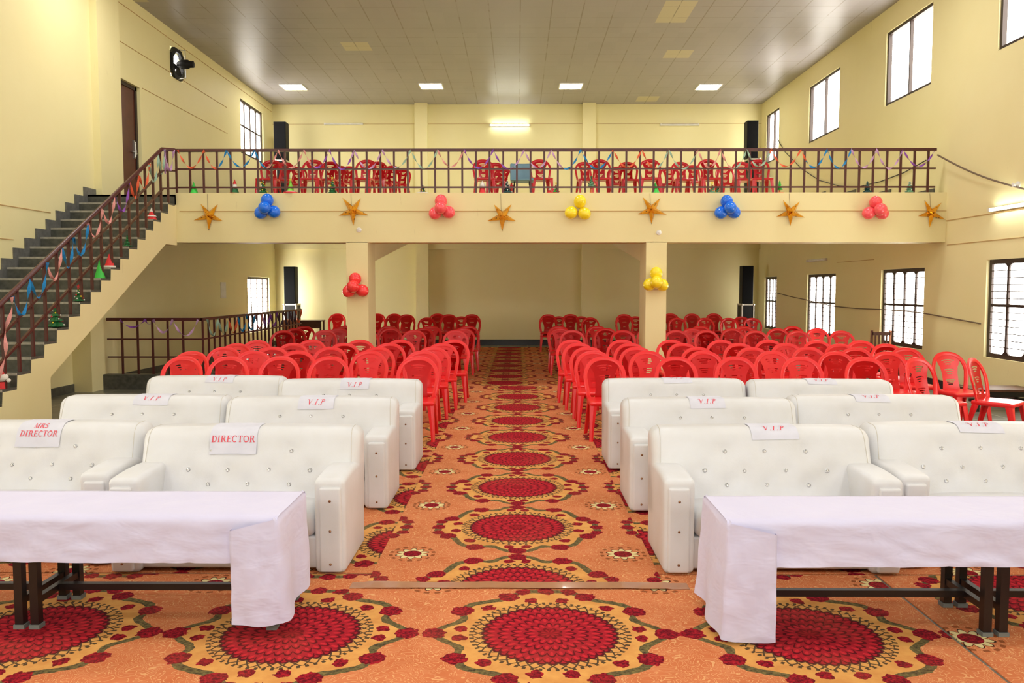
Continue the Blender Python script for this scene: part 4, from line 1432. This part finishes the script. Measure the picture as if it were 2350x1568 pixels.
def firtree(t, r, h, m, dec=None, star_m=None, z0=0.0, layers=5):
    bm = BM()
    prof = [(r*.25, z0)]
    for i in range(layers):
        a = z0+h*(.06+.94*i/layers); b_ = z0+h*(.06+.94*(i+1)/layers)
        ra = r*(1-i/layers*.92); rb = r*(1-(i+1)/layers)*.55
        prof += [(ra, a), (ra*.93, a+h*.02), (max(rb, .003), b_-h*.01)]
    lathe(bm, prof, 16)
    for v in bm.verts:
        k = 1+.14*math.sin(math.atan2(v.co.y, v.co.x)*8+v.co.z*60)
        v.co.x *= k; v.co.y *= k
    obj('foliage', bm, m, t)
    if dec:
        for k in range(16):
            f = (k+.5)/16; a = k*2.4
            rr = r*(1-f)*.95+.006
            bm = BM(); ball(bm, (rr*math.cos(a), rr*math.sin(a), z0+h*(.10+.86*f)), .011, 7, 5); obj('bauble', bm, dec[k % len(dec)], t, 'all')
    if star_m:
        bm = BM()
        pts = []
        for k in range(10):
            rr = (.03 if k % 2 == 0 else .012); aa = PI/2+k*PI/5
            pts.append((rr*math.cos(aa), z0+h+.02+rr*math.sin(aa)))
        prism(bm, pts, 'y', -.006, .006); obj('tree_star', bm, star_m, t)
def on_ledge(px, y=None):
    y = y or (YBAL+.10)
    return Vector((on_y(px, 442, y).x, y, ZPAR))
grp = 'small festive ornaments on the balcony ledge'
def orn(name, px, label, cat='ornament', y=None):
    return thing(name, label, cat, on_ledge(px, y or YBAL+.005+.095), 0, grp)
hpx = YBAL/FPX       # metres per pixel at the ledge
t = orn('cone_ornament', 445, 'plain bright green paper cone above the leftmost gold star'); cone(t, .075, .20, G['bright']); disc(t, .085, .006, G['bright'])
t = orn('cone_ornament', 539, 'red, white and green striped cone ornament on the balcony ledge'); cone(t, .075, .085, G['dark'], 0, .05, 'skirt'); cone(t, .052, .075, G['cwhite'], .085, .032, 'middle_band'); cone(t, .034, .085, G['cred'], .16, .003, 'cap'); disc(t, .11, .006, G['corange'])
t = orn('tree_ornament', 604, 'dark green tree ornament with gold patches above the blue balloons'); firtree(t, .07, .25, G['dark'], [G['cyellow'], G['cwhite']], G['cred'])
t = orn('tree_ornament', 667, 'lime cone tree with a yellow star on a red and white base'); disc(t, .13, .02, G['cred']); disc(t, .085, .02, G['cwhite'], .02, 'snow_ring'); cone(t, .065, .20, G['lime'], .035); firtree(t, .03, .02, G['lime'], None, G['cyellow'], .20, 1)
t = orn('tree_ornament', 763, 'slim green tinsel tree with a yellow tip on the balcony ledge'); firtree(t, .07, .25, G['dark'], [G['pale'], G['cyellow']], G['cyellow'], 0, 7)
t = orn('tree_ornament', 970, 'tiny green tree on a white snowy base near the middle of the ledge'); disc(t, .11, .014, G['cwhite']); firtree(t, .055, .15, G['dark'], [G['cyellow'], G['cwhite']], None, .012)
t = orn('figure_ornament', 1107, 'small white and red ornament in front of the balcony chairs'); cone(t, .06, .10, G['cred'], 0, .045, 'body'); bm = BM(); ball(bm, (0, 0, .135), .05, 12, 8); obj('white_head', bm, G['cwhite'], t, 'all'); cone(t, .035, .05, G['cwhite'], .165, .004, 'cap')
t = orn('tree_ornament', 1164, 'dark teal tinsel tree left of the blue shell chair'); firtree(t, .08, .23, G['teal'], [G['cwhite']], None)
t = orn('figure_ornament', 1261, 'tiny red and white figure on a red base beside a small tree'); disc(t, .06, .012, G['cred']); cone(t, .04, .04, G['cred'], .012, .025, 'body'); bm = BM(); ball(bm, (0, 0, .065), .022, 10, 7); obj('white_head', bm, G['cwhite'], t, 'all')
t = orn('tree_ornament', 1276, 'small bright green tree with yellow tip right of the tiny red figure'); disc(t, .06, .012, G['cred']); firtree(t, .05, .14, G['bright'], [G['cred'], G['cwhite']], G['cyellow'], .012, 3)
t = orn('tree_ornament', 1357, 'green tree on an orange trunk above the yellow balloons'); bm = BM(); lathe(bm, [(.022, 0), (.022, .12)], 12); obj('trunk', bm, G['corange'], t, True); firtree(t, .06, .15, G['pale'], [G['dark']], G['dark'], .11)
t = orn('cone_ornament', 1504, 'plain bright green cone above the fourth gold star'); cone(t, .075, .19, G['bright']); disc(t, .08, .006, G['bright'])
t = orn('tree_ornament', 1634, 'multicoloured glitter tree, left of a pair right of the fourth star'); firtree(t, .06, .16, G['pale'], [G['cyellow'], G['cred'], G['corange']], G['cyellow'])
t = orn('tree_ornament', 1647, 'multicoloured glitter tree, right of a pair right of the fourth star'); firtree(t, .05, .12, G['pale'], [G['cred'], G['dark'], G['corange']], None)
t = orn('tree_ornament', 1789, 'small green tree on an orange foot right of the second blue balloons'); disc(t, .07, .012, G['corange']); bm = BM(); lathe(bm, [(.015, .01), (.015, .06)], 10); obj('trunk', bm, G['corange'], t, True); firtree(t, .055, .17, G['bright'], None, None, .05, 4)
t = orn('tree_ornament', 1990, 'dark teal tree above the rightmost coral balloons'); firtree(t, .075, .21, G['teal'], None, None, 0, 4)
t = orn('tree_ornament', 2087, 'pale green tinsel tree near the right end of the balcony ledge'); firtree(t, .075, .21, G['pale'], [G['cwhite']], None, 0, 4)

def on_step(px):
    """spot on a tread's open edge seen near column px"""
    best = None
    for y0, y1, z in steps:
        p = Vector((XS-.10, (y0+y1)/2, z))
        d = _R.transposed() @ (p-Vector((0, 0, EYE)))
        qx = 1175-d.x/d.z*FPX
        if best is None or abs(qx-px) < best[0]: best = (abs(qx-px), p)
    return best[1]
grp2 = 'small festive ornaments on the stairs'
def sorn(name, px, label):
    p = on_step(px); p = Vector((XS+.0-.085, p.y, p.z+.0015))
    return thing(name, label, 'ornament', p, 0, grp2)
t = sorn('cone_ornament', 354, 'red cone ornament with white bands, highest on the stairs'); cone(t, .08, .06, G['cred'], 0, .05, 'skirt'); cone(t, .075, .02, G['cwhite'], .05, .06, 'white_band'); cone(t, .055, .06, G['cred'], .07, .03, 'body'); cone(t, .034, .07, G['cwhite'], .13, .004, 'cap')
t = sorn('tree_ornament', 295, 'small dark green tree on the upper stairs'); firtree(t, .07, .19, G['dark'], None, None, 0, 4)
t = sorn('cone_ornament', 248, 'red cone with a white rim on the stairs above the plain green cone'); cone(t, .075, .20, G['cred']); disc(t, .085, .025, G['cwhite'])
t = sorn('cone_ornament', 231, 'plain green cone on the stairs just below the red cone'); cone(t, .075, .26, G['bright'])
t = sorn('tree_ornament', 189, 'small green tree with white garland and red tip on the stairs'); firtree(t, .07, .19, G['dark'], [G['cwhite'], G['cyellow'], G['cwhite'], G['cred']], G['cred'], 0, 4)
t = sorn('tree_ornament', 123, 'largest green tree ornament on the stairs, with a yellow star'); firtree(t, .105, .29, G['dark'], [G['cwhite'], G['cwhite'], G['cyellow'], G['cred']], G['cyellow'], 0, 4)
t = sorn('figure_ornament', 16, 'red and white plush ornament lowest on the stairs beside the hanging streamer'); cone(t, .05, .075, G['cred'], 0, .045, 'body'); bm = BM(); ball(bm, (0, 0, .13), .065, 12, 8, (1.1, 1, .85)); ball(bm, (.085, -.01, .095), .025, 8, 6); obj('white_head', bm, G['cwhite'], t, 'all'); cone(t, .05, .10, G['cred'], .165, .012, 'cap')

# ------------------------------------------------------------------ lamps, fan, speakers, small furniture
for i, px in enumerate((673, 989.5, 1310, 1626)):
    d = ray(px, 199 if i in (0, 3) else 197); tt = (ZC-EYE)/d.z
    t = thing('ceiling_light', 'lit square ceiling panel, %s of the four in a row' % ('leftmost', 'second from left', 'third from left', 'rightmost')[i], 'ceiling light', (d.x*tt, d.y*tt, ZC), 0, 'recessed ceiling panels')
    bm = BM()
    for a in ((-.33, .33, -.33, -.30), (-.33, .33, .30, .33), (-.33, -.30, -.30, .30), (.30, .33, -.30, .30)): box(bm, a[0], a[1], a[2], a[3], -.02, 0)
    obj('frame', bm, M['white_plastic'], t)
    bm = BM(); box(bm, -.30, .30, -.30, .30, -.014, -.002); obj('diffuser', bm, M['panel'], t)

def tube_lamp(c, along, L, lit, label):
    t = thing('tube_light', label, 'tube light', c, 0 if along == 'x' else PI/2, 'wall tube lights')
    # built facing -y; local +y is the wall
    bm = BM(); rbox(bm, (0, -.025, 0), (L/2, .025, .03), .006, (1, 1, 1)); obj('batten', bm, M['white_plastic'], t)
    bm = BM(); tube(bm, [(-L/2+.05, -.075, 0), (L/2-.05, -.075, 0)], .019, 12); obj('lamp_tube', bm, M['tube'] if lit else M['white_plastic'], t, True)
    for s in (-1, 1):
        bm = BM(); box(bm, s*(L/2-.03)-.02, s*(L/2-.03)+.02, -.095, 0, -.025, .025); obj('end_holder', bm, M['white_plastic'], t)
    return t
tube_lamp(on_y(1170, 288, YB), 'x', 1.26, True, 'lit tube light at the middle of the upper back wall')
tube_lamp(on_y(789, 285, YB), 'x', 1.2, False, 'unlit tube light on the upper back wall, left side')
tube_lamp(on_y(1559, 287, YB), 'x', 1.2, False, 'unlit tube light on the upper back wall, right side')
p = on_x(2280, 482, XR)
t = tube_lamp(Vector((XR, p.y-.62, p.z)), 'y', 1.24, True, 'lit tube light on the right wall at the picture edge'); t.rotation_euler = (0, 0, -PI/2)
p = on_x(1878, 597, XR)
t = tube_lamp(p, 'y', 1.2, False, 'unlit tube light on the right wall under the balcony'); t.rotation_euler = (0, 0, -PI/2)
bm = BM(); box(bm, XL, XL+.02, on_x(506, 665, XL).y, on_x(517, 665, XL).y, on_x(512, 685, XL).z, on_x(512, 648, XL).z)
tag(obj('switch_board', bm, M['white_plastic']), 'white switch board on the left wall behind the stairs', 'switch board')

# exhaust fan in its opening
fy, fz = (FAN[0]+FAN[1])/2, (FAN[2]+FAN[3])/2
t = thing('exhaust_fan', 'black exhaust fan in a bright round opening high on the left wall', 'exhaust fan', (XL, fy, fz))
bm = BM()
R0, R1 = .34, .27
oc = [((.33*max(-1, min(1, 1.42*math.cos(PI/8+k*PI/4)))), .33*max(-1, min(1, 1.42*math.sin(PI/8+k*PI/4)))) for k in range(8)]
oc = [(.325*(1 if y_ > 0 else -1) if abs(y_) > .3 else y_, .325*(1 if z_ > 0 else -1) if abs(z_) > .3 else z_) for y_, z_ in oc]
ic = [(R1*math.cos(PI/8+k*PI/4), R1*math.sin(PI/8+k*PI/4)) for k in range(8)]
for k in range(8):
    k2 = (k+1) % 8
    vv = [bm.verts.new((x, y, z)) for x in (-.02, .05) for y, z in (oc[k], oc[k2], ic[k2], ic[k])]
    for f in ((0,1,2,3),(7,6,5,4),(0,4,5,1),(2,6,7,3)): bm.faces.new([vv[i] for i in f])
obj('fan_frame', bm, M['black'], t)
bm = BM(); box(bm, -.06, -.05, -.24, .24, -.24, .24); obj('daylight_opening', bm, M['pane'], t)
for k in range(4):
    a = k*PI/2+.5
    bm = BM()
    pts = [(.05, -.03), (.25, -.10), (.26, .06), (.05, .04)]
    lo = [bm.verts.new((.01+.05*(q/.1), p_*math.cos(a)-q*math.sin(a), p_*math.sin(a)+q*math.cos(a))) for p_, q in pts]
    hi = [bm.verts.new((v.co.x+.006, v.co.y, v.co.z)) for v in lo]
    bm.faces.new(lo); bm.faces.new(hi[::-1])
    for i in range(4): bm.faces.new((lo[i], hi[i], hi[(i+1) % 4], lo[(i+1) % 4]))
    obj('fan_blade', bm, M['black'], t)
bm = BM(); lathe(bm, [(.05, 0), (.09, .08), (.10, .10), (.10, .24), (.075, .27), (.07, .36), (.001, .37)], 16, (0.02, 0, 0), 'x'); obj('motor', bm, M['black'], t, True)
for s in (-1, 1):
    bm = BM(); tube(bm, [(.02, 0, s*.32), (.20, 0, s*.30), (.20, 0, s*.08)], .012, 6); obj('bracket', bm, M['steel'], t, True)

def speaker(x0, x1, ztop, zbot, y, label, grid=True):
    t = thing('column_speaker', label, 'loudspeaker', ((x0+x1)/2, y, zbot), 0, 'black column loudspeakers')
    w, h = (x1-x0)/2, ztop-zbot
    bm = BM(); rbox(bm, (0, .17, h/2), (w, .17, h/2), .012, (1, 1, 1)); obj('cabinet', bm, M['black'], t)
    bm = BM(); rbox(bm, (0, -.004, h/2), (w-.015, .01, h/2-.02), .006, (1, 1, 1)); obj('grille', bm, M['grille'], t)
    return t
def flight_case(xc, w, z0, z1, y, label):
    t = thing('flight_case', label, 'flight case', (xc, y, z0), 0, 'black flight cases with metal edges')
    h = z1-z0; w /= 2
    bm = BM(); box(bm, -w+.012, w-.012, .012, .42, .03, h-.008); obj('case_body', bm, M['black'], t)
    e = .05
    bm = BM()
    for sx in (-1, 1):
        for yy in (0, .432): box(bm, min(sx*w, sx*(w-e)), max(sx*w, sx*(w-e)), yy-.0, yy+.012, 0, h)
        box(bm, min(sx*w, sx*(w-.012)), max(sx*w, sx*(w-.012)), 0, .444, h-e, h)
        box(bm, min(sx*w, sx*(w-.012)), max(sx*w, sx*(w-.012)), 0, .444, 0, e)
        box(bm, min(sx*w, sx*(w-.012)), max(sx*w, sx*(w-.012)), 0, e, 0, h)
    box(bm, -w, w, 0, .012, h-e, h); box(bm, -w, w, 0, .012, 0, e); box(bm, -w, w, .0, e, h-.012, h)
    obj('metal_edging', bm, M['alu'], t)
    for sx in (-1, 1):
        for zc in (e*.6, h-e*.6):
            bm = BM(); ball(bm, (sx*(w-.03), .012, zc), .035, 8, 6); obj('ball_corner', bm, M['alu'], t, 'all')
    return t
YSP = 24.35
def X_at(px, y): return on_y(px, 600, y).x
# ground floor pair, then balcony pair
for (a, b_, top, bot, ca, cb, z0, lab) in ((650.5, 676.5, 612, 697, 648, 680, 0.0, 'at the left end under the balcony'), (1704.5, 1730, 610.5, 697, 1702.5, 1734, 0.0075, 'at the right end under the balcony'), (633, 661, 279, 366, 636, 660, 4.33, 'in the left corner of the balcony'), (1709, 1735, 278, 364, 1713, 1741, 4.33, 'in the right corner of the balcony')):
    zt_, zb_ = on_y(660, top, YSP).z, on_y(660, bot, YSP).z
    speaker(X_at(a, YSP), X_at(b_, YSP), zt_, zb_, YSP, 'tall black column loudspeaker standing on a flight case '+lab)
    flight_case((X_at(ca, YSP)+X_at(cb, YSP))/2, X_at(cb, YSP)-X_at(ca, YSP), 0.0 if z0 < 1 else z0, zb_, YSP-.03, 'black flight case with silver edges under the loudspeaker '+lab)

# a small desk and a laminate box by the railing's far end
c = on_y(715, 745, 22.6)
t = thing('small_desk', 'dark wooden desk behind the stairwell railing', 'desk', (c.x, 22.6, 0))
zz = on_y(715, 735, 22.6).z
bm = BM(); box(bm, -.33, .33, -.22, .22, zz-.03, zz); obj('desktop', bm, M['wood'], t)
bm = BM(); box(bm, -.30, .30, -.20, -.18, zz-.22, zz-.03); obj('front_panel', bm, M['wood'], t)
for sx in (-1, 1):
    for sy in (-1, 1):
        bm = BM(); box(bm, sx*.29-.02, sx*.29+.02, sy*.19-.02, sy*.19+.02, 0, zz-.03); obj('leg', bm, M['wood'], t)
c = on_y(670, 745, 22.3)
t = thing('laminate_cabinet', 'pinkish laminate cabinet left of the dark desk under the balcony', 'cabinet', (c.x, 22.3, 0))
zz = on_y(681, 734, 22.3).z
bm = BM(); box(bm, -.19, .19, -.18, .18, 0.05, zz); obj('body', bm, M['wood_light'], t)
bm = BM(); box(bm, -.17, .17, -.195, -.18, 0.08, zz-.05); obj('front_panel', bm, M['wood_light'], t)
for sx in (-1, 1):
    for sy in (-1, 1):
        bm = BM(); box(bm, sx*.16-.02, sx*.16+.02, sy*.15-.02, sy*.15+.02, 0, .05); obj('foot', bm, M['black'], t)

# wooden chair by the third window, desk at the right edge
c = on_z(2022, 822, 0)
yc = 15.6
xw = (2020-VX)/FPX*yc
zt_ = EYE-(762-VY)*yc/FPX
t = thing('wooden_chair', 'dark wooden slat-back chair in front of the third lower window', 'chair', (xw, yc, 0))
bm = BM(); box(bm, -.17, .17, -.03, 0.0, zt_-.06, zt_); obj('back_rail', bm, M['wood'], t)
bm = BM(); box(bm, -.17, .17, -.025, -.005, .52, .56); obj('back_rail', bm, M['wood'], t)
for i in range(4):
    bm = BM(); xx = -.105+.07*i; box(bm, xx-.014, xx+.014, -.022, -.008, .56, zt_-.06); obj('back_slat', bm, M['wood'], t)
for sx in (-1, 1):
    bm = BM(); box(bm, sx*.175-.018, sx*.175+.018, -.03, .005, 0, zt_+.03); obj('leg', bm, M['wood_light'] if sx > 0 else M['wood'], t)
    bm = BM(); box(bm, sx*.175-.018, sx*.175+.018, -.42, -.385, 0, .42); obj('leg', bm, M['wood'], t)
bm = BM(); box(bm, -.20, .20, -.43, .0, .42, .45); obj('seat', bm, M['wood'], t)
c = on_z(2304, 944, 0); c.x = XR-.42-.50
t = thing('wooden_desk', 'brown-topped wooden desk by the right wall at the picture edge', 'desk', (c.x+.42, c.y+.12, 0))
zz = on_y(2300, 887, c.y+.3).z
bm = BM(); box(bm, -.46, .44, -.22, .30, zz-.035, zz); obj('desktop', bm, M['wood'], t)
bm = BM(); box(bm, -.42, .40, -.18, .26, zz-.11, zz-.035); obj('apron', bm, M['iron'], t)
for sx in (-.40, .38):
    for sy in (-.16, .24):
        bm = BM(); box(bm, sx-.025, sx+.025, sy-.025, sy+.025, 0, zz-.035); obj('leg', bm, M['iron'], t)
bm = BM(); box(bm, -.40, .38, .03, .06, .12, .16); obj('stretcher', bm, M['iron'], t)

# cables on the right wall
def cable(pts, r, m, label):
    bm = BM(); tube(bm, pts, r, 6); return tag(obj('cable', bm, M[m], None, True), label, 'cable')
a = on_y(2152, 356, YBAL+.06); b_ = on_x(2350, 434, XR-.03)
cable([a.lerp(b_, k/12)+Vector((0, 0, -.06*math.sin(PI*k/12))) for k in range(13)], .014, 'cable', 'thick grey cable from the balcony railing end to the right wall')
pts = [on_x(1782, 315, XR-.02), on_x(1800, 347, XR-.03), on_x(1840, 388, XR-.03), on_x(1880, 414, XR-.03), on_x(1925, 427, XR-.03), on_x(1970, 429, XR-.03), on_x(2020, 417, XR-.03), on_x(2075, 396, XR-.03), on_x(2125, 368, XR-.03)]
cable(pts, .010, 'dark_cable', 'thin dark cable sagging along the right wall above the balcony')
pts = [on_x(x, y, XR-.02) for x, y in ((1781, 672), (1815, 681), (1848, 688), (1912, 703), (1965, 708), (2014, 710), (2060, 713), (2113, 718), (2180, 730), (2250, 743))]
cable(pts, .011, 'cable', 'cable strung between the lower windows of the right wall')
c = on_x(2338, 424, XR)
bm = BM(); lathe(bm, [(.05, 0), (.05, .02), (.025, .035), (.02, .07), (.03, .09), (.001, .10)], 12)
bmesh.ops.rotate(bm, verts=bm.verts[:], matrix=Matrix.Rotation(-PI/2, 3, 'Y'))
tag(obj('bulb_holder', bm, M['white_plastic'], None, True, c), 'small bulb holder above the lit tube on the right wall', 'bulb holder')
